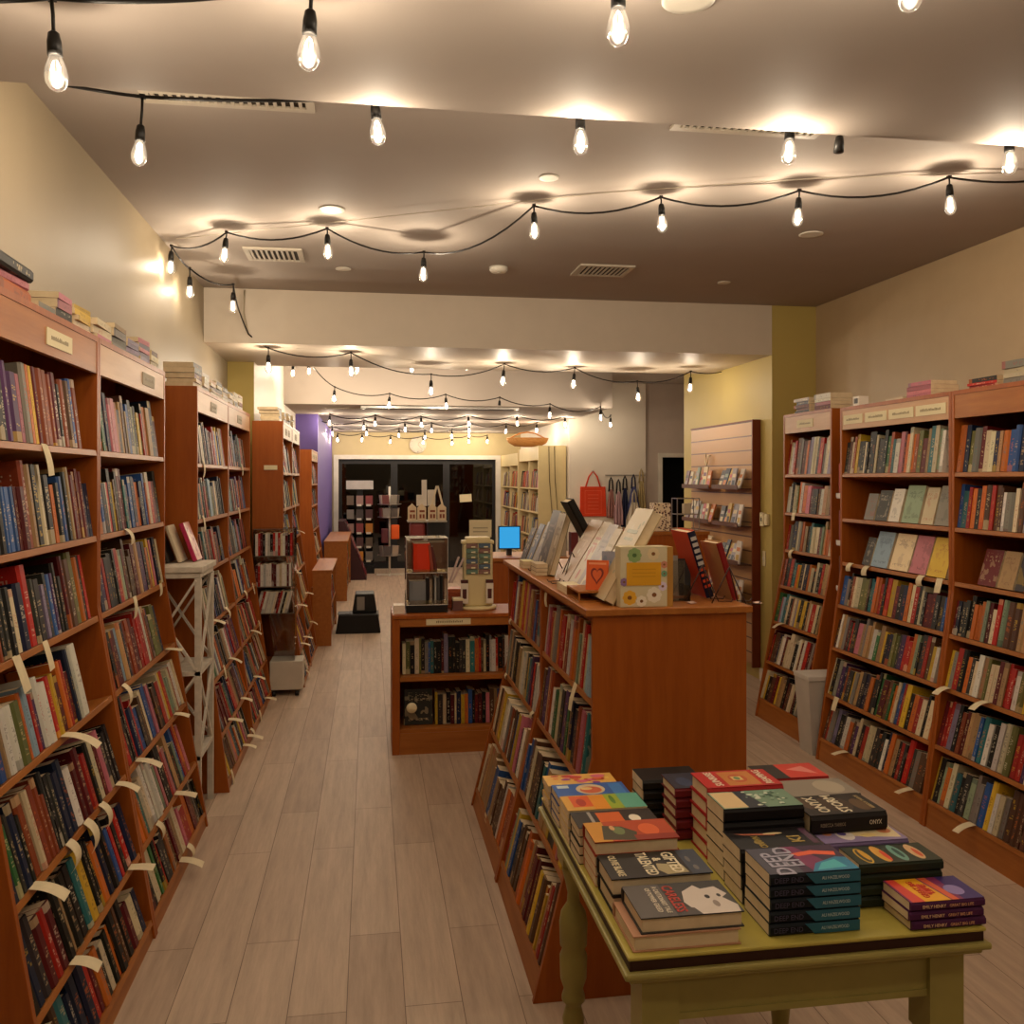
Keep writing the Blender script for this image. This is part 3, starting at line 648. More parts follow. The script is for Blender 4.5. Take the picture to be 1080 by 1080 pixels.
DO = [('26211d', rect(0, 0, 1, 1)), ('cf5f1e', rect(.12, .3, .95, .6)), ('9a948a', rect(.05, .2, .95, .24)), ('e8dcc4', ell(.55, .74, .22, .07))]
stack(.479, 2.012, 4, .198, .1, .02, 'far', '241c18', 'dark book with white oval', 'behind the red painted cover', dict(art=DO))
GR = [('cf9a3a', rect(0, 0, 1, 1)), ('d2561c', rect(.05, .1, .8, .35)), ('da8a1c', rect(.05, .35, 1, .55)), ('93a52c', rect(.0, .55, 1, .72)), ('5aa38c', rect(0, .72, 1, 1)), ('a8321c', ell(.5, .22, .25, .06)), ('4b7a2c', ell(.4, .63, .3, .03))]
stack(.476, 2.122, 4, .2, .1, .02, 'far', 'd8b878', 'book with orange, green and aqua cover', 'behind the oval-cover pile', dict(art=GR))
BL = [('2c5aa0', rect(0, 0, 1, 1)), ('c8b48c', ell(.45, .5, .38, .2)), ('c8603c', ell(.5, .5, .25, .15)), ('d8b878', ell(.4, .45, .1, .08)), ('3a78b8', rect(.1, .78, .9, .95)), ('b8c4c0', rect(.1, .06, .3, .22))]
stack(.474, 2.232, 4, .192, .1, .018, 'far', '24407c', 'blue book with a round pink medallion', 'behind the orange-green pile', dict(art=BL))
CO = [('d8a850', rect(0, 0, 1, 1))] + scatter(['c43c6c', 'b83c24', 'd86a3c', '8a3c8c', 'e8c060', 'cf5f7c'], 26, .06, .18, seed=4)
stack(.472, 2.338, 4, .19, .085, .017, 'far', 'c4a058', 'book with a colourful flowery collage cover', 'at the far left corner', dict(art=CO))
# middle column (spines to the camera)
DE = [('3b2340', rect(0, 0, 1, 1)), ('4b4a58', rect(0, .62, 1, 1)), ('7c2c58', [(0, .2), (.5, .3), (1, .45), (1, .6), (0, .5)]), ('e2603c', [(.55, .08), (.7, .05), (.8, .3), (.72, .55), (.6, .5), (.65, .3)]), ('2c7ca0', [(0, 0), (.45, .0), (.5, .1), (.3, .4), (0, .52)]), ('4cb0b8', [(.1, .1), (.4, .15), (.3, .33), (.05, .45)])]
z = TZ + .0008
for k in range(5):
    top = k == 4
    b = lay('book', .768 + R.uniform(-.002, .002), 1.632, z, .187, .12, .0235, 'near', '14222c', 'teal and black DEEP END paperback, %s of its stack of five' % ['lowest', 'second', 'middle', 'fourth', 'topmost'][k],
        art=DE if top else None, titles=[('DEEP', .36, .8, .05, 'a8a4b4', .1), ('END', .6, .62, .05, 'a8a4b4', .09)] if top else (), sptitle=[('DEEP END', .8, .014, '4a4458', .06), ('ALI HAZELWOOD', .28, .009, 'b4c4c4', .058)], spc='10151c')
    MB().prism([(.0015, 0), (.022, 0), (.022, .115), (.0015, .095)], -.0034, -.0028, 'y', ca=(*lin('1f5f74'), 1)).build('spine_band', [PAINT], b, attrs=True)
    z += .0243
KG = [('1d1a1b', rect(0, 0, 1, 1)), ('b0664c', [(.62, .45), (.7, .8), (.8, .9), (.72, .4)]), ('d8c090', ell(.72, .45, .05, .12)), ('a08a4c', ell(.3, .72, .1, .05)), ('57384c', rect(.1, .02, .9, .1))]
stack(.768, 1.766, 4, .187, .1, .028, 'near', '191516', 'black fantasy book with gold lettering', 'just behind the DEEP END stack', dict(art=KG, titles=[('KI', .35, .25, .04, 'a8904c', None), ('CROWN', .3, .7, .022, 'a8904c', .06)]))
LF = [('6e8c74', rect(0, 0, 1, 1)), ('26303c', [(0, .45), (1, .55), (1, .72), (0, .7)]), ('d6b988', rect(.04, .68, .96, .98))] + scatter(['d4d8c4', '3c5c4c', '9ab49c'], 34, .03, .07, (.05, .05, .95, .66), seed=8)
stack(.772, 1.872, 5, .187, .104, .0315, 'near', '120e0f', 'black-spined book with pale leaf pattern', 'left of ONYX STORM', dict(art=LF), jit=.0015)
RD = [('b8201c', rect(0, 0, 1, 1)), ('c07c3c', rect(.08, .25, .92, .68)), ('b8502c', ell(.5, .48, .25, .12)), ('d8c07c', rect(.38, .42, .62, .56)), ('6e8c5c', ell(.5, .49, .1, .04))]
stack(.776, 1.986, 5, .187, .112, .033, 'near', 'a01c1c', 'thick red hardcover with a framed picture cover', 'tallest on the table', dict(art=RD, titles=[('SUNRISE', .5, .8, .026, 'e8d4b8', .095), ('REAPING', .5, .14, .026, 'e8d4b8', .095)]), hard=True)
NV = [('1e2738', rect(0, 0, 1, 1)), ('4c88c4', ell(.6, .3, .3, .12)), ('b8c8cc', ell(.6, .35, .08, .06)), ('2c3c58', ell(.4, .8, .3, .1))]
stack(.742, 2.105, 5, .187, .11, .025, 'near', '6e1c22', 'navy hardcover with dark red spine', 'left of the tall red pile', dict(art=NV), hard=True)
stack(.70, 2.235, 4, .16, .1, .026, 'near', '191512', 'black paperback with cream edges', 'farthest back beside the island end', {})
# right column
GB = [('7c2c5c', rect(0, 0, 1, 1)), ('d84838', rect(0, .8, 1, .97)), ('e8a820', [(0, .45), (1, .55), (1, .85), (0, .8)]), ('d8603c', [(0, .34), (1, .42), (1, .52), (0, .43)]), ('3c2c6c', rect(0, 0, 1, .28)), ('8c7cb4', ell(.4, .25, .22, .12)), ('cf4c2c', ell(.5, .62, .25, .06))]
z = TZ + .0008
for k in range(3):
    lay('book', 1.05 + (.002, -.003, 0)[k], 1.61, z, .16, .098, .018, 'near', '4a1c44', 'purple paperback with yellow and pink cover, %s of three at the right corner' % ['lowest', 'middle', 'topmost'][k],
        art=GB if k == 2 else None, titles=[('GREAT BIG', .5, .7, .018, 'c83c2c', .07), ('LIFE', .5, .58, .018, 'c83c2c', .04)] if k == 2 else (), sptitle=[('EMILY HENRY', .7, .009, 'e0b890', .05), ('GREAT BIG LIFE', .33, .008, 'd8a078', .052)])
    z += .0188
WD = [('2c3424', rect(0, 0, 1, 1)), ('c8a030', ell(.45, .84, .42, .07)), ('4a4430', ell(.45, .84, .36, .05)), ('cf9a28', ell(.5, .82, .3, .03)), ('d8a040', ell(.5, .62, .45, .07)), ('d8482c', ell(.4, .58, .3, .03)), ('6c9c8c', ell(.5, .41, .45, .07)), ('2c4c48', ell(.5, .4, .28, .03)), ('cfa878', ell(.5, .2, .42, .07)), ('c8502c', ell(.45, .18, .25, .03))]
stack(1.0, 1.712, 4, .187, .088, .022, 'near', '232a1c', 'dark green book with coloured leaf shapes', 'behind the purple pile', dict(art=WD))
WC = [('8c7ca4', rect(0, 0, 1, 1)), ('dcc89c', [(.1, .05), (.95, .0), (.95, .55), (.3, .6)]), ('c8825c', ell(.6, .85, .22, .07)), ('d8d0c8', ell(.4, .66, .3, .1)), ('5c4c8c', ell(.45, .68, .1, .05)), ('d8a060', ell(.75, .3, .12, .18)), ('c87c54', ell(.5, .15, .15, .08)), ('e0c884', ell(.3, .4, .1, .1))]
stack(.975, 1.803, 4, .195, .1, .0242, 'near', '6c5c84', 'pastel lilac and cream watercolour book', 'under the ONYX STORM book', dict(art=WC))
OX = [('1b1513', rect(0, 0, 1, 1)), ('3c2c20', ell(.5, .5, .4, .2)), ('5a4228', ell(.4, .2, .3, .1)), ('4c3828', ell(.6, .85, .3, .08))]
lay('book', .962, 1.852, TZ + .0995, .185, .118, .044, 'near', '1b1513', 'thick black ONYX STORM hardcover lying on the pastel watercolour stack', art=OX, hard=True, rz=.03,
    titles=[('ONYX', .5, .74, .036, 'dcd0b4', .095), ('STORM', .5, .48, .036, 'dcd0b4', .105), ('REBECCA YARROS', .5, .1, .012, 'a8946c', .08)], sptitle=[('REBECCA YARROS', .72, .011, '8c7c68', .06), ('ONYX', .16, .014, 'd8ccb4', .03)])
stack(.98, 1.98, 5, .18, .11, .027, 'near', '4c4844', 'grey book with pale cover', 'behind the ONYX STORM book', dict(art=[('8c8274', rect(0, 0, 1, 1)), ('a89c88', ell(.5, .3, .4, .2))]))
stack(.97, 2.1, 5, .17, .105, .0275, 'near', '8c1c1c', 'red and black paperback', 'right behind the tall red pile', dict(art=[('c8382c', rect(0, 0, 1, .6)), ('1c1a1c', rect(0, .6, 1, 1)), ('e08478', [(.2, .1), (.8, .2), (.6, .5)])]))

# ---------------------------------------------------------------- things on the island
IZ = 1.2225
def lean_book(x, y, W, H, Tk, a, side, main, label, art=None, titles=(), spc=None, hard=True, z=IZ, acc='8a7a5a', plain=True):
    c, s = math.cos(a), math.sin(a)
    if side == 'L': fr = frame((x, y, z), (-c, 0, s), (0, -1, 0), (s, 0, c))
    else: fr = frame((x, y, z), (c, 0, s), (0, 1, 0), (-s, 0, c))
    r = empty('book', fr, label, 'book')
    ca = [(*lin(main), .5)] * 20
    if spc:
        for i in (1, 2, 3): ca[i] = (*lin(spc), .5)
    q, p = MB(), MB(); book_geo(q, p, Tk, W, H, ca, (*lin(acc), .3), hard)
    if plain: q.uv = [(3.5, .5)] * len(q.uv)
    q.build('cover', [COVER], r, attrs=True); p.build('page_block', [PAGES], r)
    if art:
        g = MB()
        for k, (cx, poly) in enumerate(art): g.prism([(i * W, j * H) for i, j in poly], Tk + .0002 + .00005 * k, Tk + .0004 + .00005 * k, 'x', ca=(*lin(cx), 1))
        g.build('cover_art', [PAINT], r, attrs=True)
    return r
def easel(x, y, d, label, h=.12, w=.07, z=IZ, mat=None):
    q = MB(); m = mat or simple('3a2014')
    for s in (-1, 1): q.tube([(x + d * .05, y + s * w / 2, z + .012), (x + d * .045, y + s * w / 2, z + .003), (x, y + s * w / 2, z + .004), (x - d * h * .35, y, z + h)], .0022, 6)
    q.tube([(x - d * h * .35, y, z + h), (x - d * (h * .35 + .06), y, z + .003)], .0022, 6)
    return tag(q.build('book_easel', m), label, 'easel')
LB = [ # y, W, H, T, lean, colour, accent, words
    (4.40, .12, .17, .02, .35, '3b3836', '1c4a6c', 'small dark grey book leaning at the far end of the island top'),
    (4.26, .12, .20, .02, .38, '55667c', '2a3444', 'blue-grey book leaning second from the far end of the island top'),
    (4.12, .13, .22, .015, .4, '8a8078', '5a544e', 'thin taupe book leaning near the far end of the island top'),
    (3.98, .17, .275, .02, .3, '3e3a36', '6c6258', 'tall charcoal book leaning in a wire easel on the island top'),
    (3.80, .13, .265, .025, .28, '9c8a68', '7c6a4c', 'cream and tan book leaning beside the tall charcoal one'),
    (3.52, .18, .27, .03, .55, 'a07c58', 'b08f68', 'large buff book leaning at the middle of the island top'),
    (3.335, .12, .275, .02, .55, 'a8906c', 'a04c34', 'cream book with a red seal leaning at the middle of the island top'),
    (3.21, .12, .27, .018, .52, '8c7c74', '6c605c', 'mauve grey picture book leaning at the middle of the island top'),
    (3.085, .085, .255, .02, .5, 'a48c66', '8c7448', 'narrow sand coloured book leaning beside the big cream one'),
    (2.99, .19, .335, .035, .52, 'b4a078', '8a8a6c', 'biggest cream book leaning near the front of the island top')]
for i, (y, W, H, tk, a, m_, ac, lb) in enumerate(LB):
    A = [(m_, rect(0, 0, 1, 1))] + scatter([ac, 'b8a888', m_], 14, .05, .16, seed=20 + i) + [(ac, rect(.2, .72, .8, .76)), (ac, rect(.25, .64, .75, .67))]
    lean_book(.735 + tk + (.0 if i < 5 else .0), y, W, H, tk, a, 'L', m_, lb, A)
for k, (y, lb) in enumerate(((3.88, 'dark wire easel under the tall charcoal book'), (3.45, 'dark wire easel under the large buff book'))): easel(.74, y, -1, lb)
for k in range(3): # small flat books
    lay('book', .69, 3.72, IZ + k * .0165, .05 + 0 * k, .13, .0155, 'far', ['b89c70', '5a4638', 'c8b08c'][k], 'small flat %s book, %s of three by the island edge' % (['tan', 'brown', 'cream'][k], ['lowest', 'middle', 'topmost'][k]))
for k in range(2): lay('book', .69, 4.03, IZ + k * .0165, .05, .12, .0155, 'far', ['a8905c', 'c8b878'][k], 'little %s book flat at the far island edge' % ['olive-brown lower', 'straw-coloured upper'][k])
for k in range(2): lay('book', .685, 3.11, IZ + k * .0135, .075, .16, .013, 'far', ['cdb88a', 'd8c8a0'][k], '%s cream notepad lying flat below the leaning cream books' % ['lower', 'upper'][k])
tag(MB().box(.68, 2.9, IZ, .76, 3.08, IZ + .004).box(.68, 2.9, IZ + .03, .80, 3.08, IZ + .036).box(.68, 3.074, IZ + .004, .76, 3.08, IZ + .03).box(.68, 2.9, IZ + .004, .685, 2.905, IZ + .03).build('card_riser', WOODY), 'small open wooden riser at the island edge under the orange card', 'stand')
HT = [(.5 + .30 * math.sin(t) ** 3, .5 + .02 * (13 * math.cos(t) - 5 * math.cos(2 * t) - 2 * math.cos(3 * t) - math.cos(4 * t))) for t in [2 * pi * k / 28 for k in range(28)]]
def card(x, y, z, w, h, yaw, lean, c, label, art=None, cat='card', name='greeting_card', tk=.004, group=None):
    M = T(x, y, z) @ rot('Z', yaw) @ rot('X', -lean)
    o = empty(name, M, label, cat, group)
    MB().box(0, 0, 0, w, tk, h).build('card', simple(c), o)
    if art:
        g = MB()
        for k, (cx, poly) in enumerate(art): g.prism([(i * w, j * h) for i, j in poly], -.0004 - .00005 * k, -.0002 - .00005 * k, 'y', ca=(*lin(cx), 1))
        g.build('printed_art', [PAINT], o, attrs=True)
    return o
card(.712, 2.935, IZ + .037, .075, .1, -.5, .18, 'cf5a24', 'orange card with a heart outline standing on the small wooden riser',
     [('7c2414', HT), ('cf5a24', [(.5 + (a - .5) * .72, .5 + (b - .5) * .72) for a, b in HT]), ('e08a5c', rect(.1, .85, .9, .92))])
card(.765, 2.93, IZ, .06, .165, -.35, .12, '8c8c98', 'pale blue-grey tall card behind the orange heart card', scatter(['a4a4ac', '747c8c', 'b8a890'], 12, .1, .25, seed=33))
# flowery gift box
fb = empty('gift_box', (.782, 2.76, IZ), 'yellow and white flower-printed box at the near corner of the island top', 'box')
MB().box(0, 0, 0, .155, .06, .192).build('box_body', simple('c8b890'), fb, bevel=.001)
MB().box(.1552, .002, 0, .175, .06, .19).build('side_strip', simple('b0803a'), fb)
q = random.Random(5); ar = [('cfc2a0', rect(.01, .01, .99, .99))]
for a, b, c1, r_ in ((.2, .16, 'e0a830', .16), (.72, .2, 'e8ddc8', .17), (.45, .1, 'e8ddc8', .12), (.9, .34, 'd8c8e0', .1), (.3, .86, '8ca86c', .16), (.7, .88, 'dcc8a0', .14), (.93, .7, 'c8846c', .08), (.08, .42, '8c6c9c', .09), (.93, .55, '6c9c7c', .07)):
    for k in range(8):
        t = k * pi / 4; ar.append((c1, ell(a + r_ * .55 * math.cos(t), b + r_ * .5 * math.sin(t), r_ * .42, r_ * .28, 9)))
    ar.append(('7c4c1c' if c1 != '8ca86c' else '4c6c3c', ell(a, b, r_ * .3, r_ * .22, 10)))
ar += [('d89c1c', rect(.13, .36, .86, .74))] + [('c48a14', rect(.25, .5 + k * .06, .75, .515 + k * .06)) for k in range(3)]
g = MB()
for k, (cx, poly) in enumerate(ar): g.prism([(min(max(i, .005), .995) * .155, min(max(j, .005), .995) * .192) for i, j in poly], -.0005 - .00003 * k, -.0002 - .00003 * k, 'y', ca=(*lin(cx), 1))
g.build('printed_flowers', [PAINT], fb, attrs=True)
# right-facing books
lean_book(.925, 3.53, .135, .30, .03, .5, 'R', '17140f', 'tall glossy black book leaning back over the middle of the island top', [('241c1c', rect(0, 0, 1, 1)), ('5a4038', ell(.5, .6, .2, .2))], z=IZ + .05)
tag(MB().box(.86, 3.5, IZ, 1.0, 3.68, IZ + .049).build('book_box', simple('3a2a20')), 'low dark box propping up the tall glossy black book', 'box')
ob = lean_book(1.135, 2.93, .17, .235, .028, .3, 'R', 'c4401a', 'orange hardcover with navy lettered spine, standing in an easel on the island', spc='1a1a30')
g = MB()
for k in range(5): g.box(.004, -.0042, .03 + k * .022 + .085, .024, -.0036, .03 + k * .022 + .098, ca=(*lin('b8b0a8'), 1))
for k in range(4): g.box(.003, -.0042, .035 + k * .02, .025, -.0036, .045 + k * .02, ca=(*lin('c8401a'), 1))
g.build('spine_title', [PAINT], ob, attrs=True)
lean_book(1.20, 2.86, .15, .2, .022, .3, 'R', 'a87c4c', 'tan cloth book with a red edge on a dark easel, right corner of the island', spc='7c1c1c')
easel(1.135, 2.86, 1, 'dark wire easel holding the orange hardcover'); easel(1.2, 2.79, 1, 'dark wire easel holding the tan cloth book')
q = MB(); q.box(0, 0, 0, .07, .06, .003).box(0, .057, .003, .07, .06, .13).box(0, 0, .003, .003, .06, .05).box(.067, 0, .003, .07, .06, .05)
tag(q.build('acrylic_holder', ACR, M=T(.985, 2.87, IZ)), 'clear acrylic holder in front of the orange hardcover', 'holder')
for k, (x, y, lb) in enumerate(((1.03, 2.80, 'folded pink paper tag lying left of the orange hardcover easel'), (1.24, 2.76, 'folded pink paper tag at the right corner of the island top'))):
    q = MB(); q.box(0, 0, 0, .03, .018, .001, M=T(x, y, IZ + .001) @ rot('Z', .5) @ rot('X', .25)).box(.0, .018, .0, .03, .03, .001, M=T(x, y, IZ + .0055) @ rot('Z', .5) @ rot('X', -.3)); tag(q.build('paper_tag', simple('c8a898')), lb, 'tag')
tag(MB().box(0, 0, 0, .075, .1, .09).box(.0, -.001, .02, .075, 0, .07, mi=1).build('small_box', [simple('1d1715'), simple('6c5c50')], M=T(.955, 3.28, IZ + .0)), 'small black box standing behind the biggest cream book', 'box')
for k in range(4):
    c = ['b4aca0', '9c9284', '8c8478', '2c2420'][k]
    card(.93 + k * .045, 3.02 + .0 * k, IZ, .045, .165 - k * .012, -.2, .2, c, ['pale grey', 'taupe', 'dull grey', 'dark brown'][k] + ' upright booklet behind the flower-printed box', cat='booklet', name='booklet', tk=.01)
# ---------------------------------------------------------------- things on the low cabinet
CZ = .8255
ac = empty('acrylic_display', (.215, 5.42, CZ), 'clear two-tier acrylic case on a black base, standing on the low cabinet', 'display case')
MB().box(0, 0, 0, .25, .22, .045).build('base', BLACK, ac, bevel=.003)
q = MB()
for x in (0, .246): q.box(x, 0, .046, x + .004, .22, .45)
q.box(.004, .216, .046, .246, .22, .45).box(.004, 0, .238, .246, .216, .242).box(.004, 0, .046, .246, .216, .05).box(.004, 0, .446, .246, .216, .45).box(.155, 0, .05, .158, .216, .238).box(.004, 0, .05, .246, .003, .075).box(.004, 0, .242, .246, .003, .26)
q.build('clear_case', ACR, ac)
q = MB(); fe = .0022
for z in (.048, .24, .448): q.box(-.001, -.0015, z - .0015, .251, 0, z + .0015)
for x in (0, .248): q.box(x, -.0015, .05, x + .002, 0, .447)
q.build('polished_edge', simple('d8d0c4'), ac)
def up_book(x, y, z, Tk, W, H, main, label, tilt=0., spc=None, name='book', plain=True):
    fr = frame((x, y, z), (1, 0, 0), (0, 1, 0), (0, 0, 1)) @ rot('Y', tilt)
    r = empty('book', fr, label, 'book'); q, p = MB(), MB(); book_geo(q, p, Tk, W, H, (*lin(main), .5), (*lin('d8c8a2'), .3), True)
    if plain: q.uv = [(3.5, .5)] * len(q.uv)
    q.build('cover', [COVER], r, attrs=True); p.build('page_block', [PAGES], r); return r
up_book(.26, 5.46, CZ + .243, .1, .14, .17, 'c83414', 'bright red boxed volume in the upper tier of the acrylic case')
up_book(.365, 5.46, CZ + .243, .02, .14, .16, '8c4434', 'reddish thin volume leaning in the upper tier of the acrylic case', -.12)
up_book(.39, 5.46, CZ + .243, .018, .14, .15, '5a2c28', 'dark red thin volume leaning at the right of the upper acrylic tier', -.2)
up_book(.235, 5.46, CZ + .051, .1, .12, .135, '7c7c7c', 'plain grey box book in the lower tier of the acrylic case')
up_book(.385, 5.46, CZ + .051, .014, .12, .16, 'a8a49c', 'thin pale grey volume in the lower tier of the acrylic case')
up_book(.402, 5.46, CZ + .051, .02, .12, .155, '4c4844', 'charcoal volume in the lower tier of the acrylic case')
up_book(.426, 5.46, CZ + .051, .014, .12, .165, '2c2a28', 'black volume at the right of the lower acrylic tier')
up_book(.338, 5.48, CZ + .051, .02, .12, .15, '2c2422', 'black slim volume behind the grey box book')
cs = empty('card_spinner', (.66, 5.56, CZ), 'cream wooden countertop card spinner with small cards on the low cabinet', 'card rack')
MB().lathe([(.115, 0), (.12, .01), (.115, .02), (0, .02)], 24).build('base', CREAMC, cs)
MB().box(-.09, -.05, .021, .09, .05, .40).box(-.075, -.052, .405, .075, .052, .445).box(-.1, -.045, .40, .1, .045, .425).build('body', CREAMC, cs, bevel=.008)
for i in range(2):
    for j in range(6):
        o = MB().box(-.075 + i * .078, -.062, .22 + j * .032, -.005 + i * .078, -.052, .247 + j * .032).box(-.045 + i * .078, -.0625, .222 + j * .032, -.02 + i * .078, -.062, .23 + j * .032, mi=1)
        o.build('card', [simple(['5a7060', '7a5a50', '4a5a68', '606a54'][(i + j) % 4]), PLATE], cs)
for i, x in enumerate((-.11, .045)): 
    o = MB().box(x, -.075, .04, x + .045, -.056, .17).build('hanging_card', simple('d4c8b4'), cs)
    MB().box(x, -.0755, .165, x + .045, -.055, .185).box(x + .01, -.0756, .07, x + .035, -.0752, .13).build('card_top', simple('4c2420'), o)
tag(MB().box(.5, 5.47, CZ, .56, 5.55, CZ + .06).box(.5, 5.47, CZ + .061, .565, 5.55, CZ + .075, mi=1).build('small_box', [simple('6a4a44'), PLATE]), 'small brown box with cream lid between acrylic case and card spinner', 'box')
for k in range(5): tag(MB().box(.48, 5.6, CZ + k * .024, .585, 5.72, CZ + .022 + k * .024).build('chocolate_box', simple('b0502c' if k % 2 else 'c4643c')), ['lowest', 'second', 'third', 'fourth', 'topmost'][k] + ' of the flat orange boxes piled beside the card spinner', 'box', 'flat orange boxes')
tag(MB().box(.14, 5.4, CZ, .205, 5.5, CZ + .05).build('card_block', simple('d8c8b4')), 'white block of cards at the left end of the low cabinet top', 'cards')
for k, (x, tl_) in enumerate(((.475, .35), (.49, .45))): card(x, 5.5, CZ + .17, .012, .17, 0, 0, 'b8a098', ['left', 'right'][k] + ' pink leaflet leaning out beside the acrylic case', cat='leaflet', name='leaflet').rotation_euler.rotate_axis('Y', tl_)
# ---------------------------------------------------------------- checkout counter beyond the island
cc = empty('checkout_counter', (.85, 7.2, 0), 'cherry checkout counter with a till area behind the centre island', 'counter')
MB().box(0, 0, 0, 1.6, .6, .96).build('counter_body', WOOD, cc); MB().box(-.02, -.02, .961, 1.62, .62, .99).build('counter_top', WOODY, cc, bevel=.003)
hu = empty('raised_cabinet', (1.95, 6.3, 0), 'cherry cabinet beside the checkout carrying small gifts', 'cabinet')
MB().box(0, 0, 0, .5, .5, 1.22).build('body', WOOD, hu); MB().box(-.01, -.01, 1.221, .51, .51, 1.245).build('top', WOODY, hu)
mo = empty('monitor', (1.08, 7.45, .9905), 'small computer monitor with a bright blue screen on the checkout counter', 'monitor')
MB().box(-.02, 0, .05, .17, .015, .245).build('housing', BLACK, mo); MB().box(-.01, -.002, .06, .16, -.0005, .236).build('screen', SCREEN, mo); MB().box(.055, 0, 0, .095, .06, .05).build('stand', BLACK, mo)
tag(MB().box(0, 0, 0, .18, .006, .14).box(.03, -.001, .04, .15, 0, .05, mi=1).box(.03, -.001, .07, .15, 0, .08, mi=1).build('notice', [PLATE, simple('a89c80')], M=T(.79, 7.2, 1.16)), 'cream notice standing over the black till by the card spinner', 'sign')
tag(MB().box(.80, 7.23, .9905, .96, 7.4, 1.155).build('till', BLACK, bevel=.006), 'black till under the cream notice', 'till')
tag(MB().box(.70, 6.4, 0, .82, 6.55, 1.04).box(.70, 6.399, .9, .82, 6.4, .93, mi=1).build('white_cabinet', [simple('cfc4b0'), simple('8a8070')]), 'narrow white cabinet seen between acrylic case and card spinner', 'cabinet')
tag(MB().box(2.07, 6.4, 1.2455, 2.2, 6.5, 1.45).build('patterned_box', DOTS), 'upright box with a dark red and cream lattice pattern on the raised cabinet', 'box')
tag(MB().box(1.98, 6.42, 1.2455, 2.05, 6.5, 1.33).build('small_box', simple('7a3a2c')), 'small rust box left of the lattice-patterned box', 'box')
q = MB()
for x in (0, .17):
    for y in (0, .12): q.bar((x, y, 0), (x, y, .24), .006)
for z in (.003, .12, .237):
    for y in (0, .12): q.bar((0, y, z), (.17, y, z), .006)
    for x in (0, .17): q.bar((x, 0, z), (x, .12, z), .006)
tag(q.build('wire_rack', METAL, M=T(2.25, 6.4, 1.2465)), 'open grey wire rack on the raised cabinet by the dark doorway', 'rack')
tag(MB().box(0, 0, 0, .06, .03, .075).build('small_box', simple('cfc2a8'), M=T(2.32, 6.44, 1.37) @ rot('Z', .3)), 'cream little box inside the open wire rack', 'box')
for k in range(6):
    c = ['8a8478', '3c3432', 'b4a894', '6c2c2c', '9c8c7c', '4c5a64'][k]
    tag(MB().box(1.35 + k * .1, 7.3, .9905, 1.41 + k * .1, 7.4, 1.15 + (k * 37 % 5) * .035).build('small_box', simple(c)), ['dull grey', 'charcoal', 'beige', 'dark red', 'taupe', 'slate blue'][k] + ' upright box in the row on the checkout counter', 'box', 'boxes on the checkout counter')
# ---------------------------------------------------------------- white X-framed stand in the gap
st = empty('plant_stand', (-1.1, 4.425, 0), 'white distressed wooden stand with X-shaped braces between two left bookcases', 'stand')
sw, sd, sh = .31, .37, 1.215
MB().box(-.012, -.005, sh - .028, sw + .012, sd + .01, sh).box(0, .005, sh - .055, sw, sd - .005, sh - .0281).build('top', WHITEF, st, bevel=.003)
for x in (.012, sw - .012):
    for y in (.017, sd - .017): MB().box(x - .014, y - .014, 0, x + .014, y + .014, sh - .0551).build('leg', WHITEF, st)
for z in (.72, .32):
    MB().box(-.0, 0.003, z - .02, sw, sd - .003, z).build('shelf', WHITEF, st)
for y in (.004, sd - .004):
    for z0, z1 in ((.73, 1.15), (.33, .70)):
        MB().bar((.02, y, z0), (sw - .02, y, z1), .022, .01).build('brace', WHITEF, st); MB().bar((.02, y + .004, z1), (sw - .02, y + .004, z0), .022, .01).build('brace', WHITEF, st)
for z0, z1 in ((.73, 1.15), (.33, .70)):
    MB().bar((sw - .004, .02, z0), (sw - .004, sd - .02, z1), .01, .022).build('brace', WHITEF, st); MB().bar((sw - .008, .02, z1), (sw - .008, sd - .02, z0), .01, .022).build('brace', WHITEF, st)
PK = [('c88878', rect(0, 0, 1, 1))] + scatter(['b05868', 'd8b094', '9c4c54'], 14, .06, .16, seed=50)
def stand_book(x, y, W, H, Tk, a, main, label, art=None, spc=None, z=sh):
    # cover faces the aisle and the camera a little
    M = T(x, y, z + .001) @ rot('Z', -.9) @ rot('X', -.0)
    r = empty('book', M @ rot('X', -a) @ Matrix(((0, 1, 0, 0), (-1, 0, 0, 0), (0, 0, 1, 0), (0, 0, 0, 1))), label, 'book')
    ca = [(*lin(main), .5)] * 20
    if spc:
        for i in (1, 2, 3): ca[i] = (*lin(spc), .5)
    q, p = MB(), MB(); book_geo(q, p, Tk, W, H, ca, (*lin('d8c8a2'), .3), False); q.uv = [(3.5, .5)] * len(q.uv)
    q.build('cover', [COVER], r, attrs=True); p.build('page_block', [PAGES], r)
    if art:
        g = MB()
        for k, (cx, poly) in enumerate(art): g.prism([(i * W, j * H) for i, j in poly], Tk + .0002 + .00005 * k, Tk + .0004 + .00005 * k, 'x', ca=(*lin(cx), 1))
        g.build('cover_art', [PAINT], r, attrs=True)
lean_book(-.87, 4.68, .14, .2, .022, .35, 'R', 'b02c54', 'pink and cream illustrated paperback leaning on the white stand', PK, spc='b02c54', z=sh + .001)
lean_book(-.93, 4.62, .14, .19, .02, .35, 'R', 'c8b89c', 'cream paperback leaning behind the pink one on the white stand', z=sh + .001)
lean_book(-.98, 4.6, .14, .185, .016, .35, 'R', '2c2824', 'black paperback leaning at the left on the white stand', z=sh + .001)
lean_book(-.93, 4.55, .14, .24, .02, .5, 'R', 'a89c8c', 'pale sketch-covered picture book leaning on the middle shelf of the white stand', [('b0a494', rect(0, 0, 1, 1))] + scatter(['6c645c', 'c8b8a4', '8c3c34'], 14, .05, .12, seed=60), z=.721)
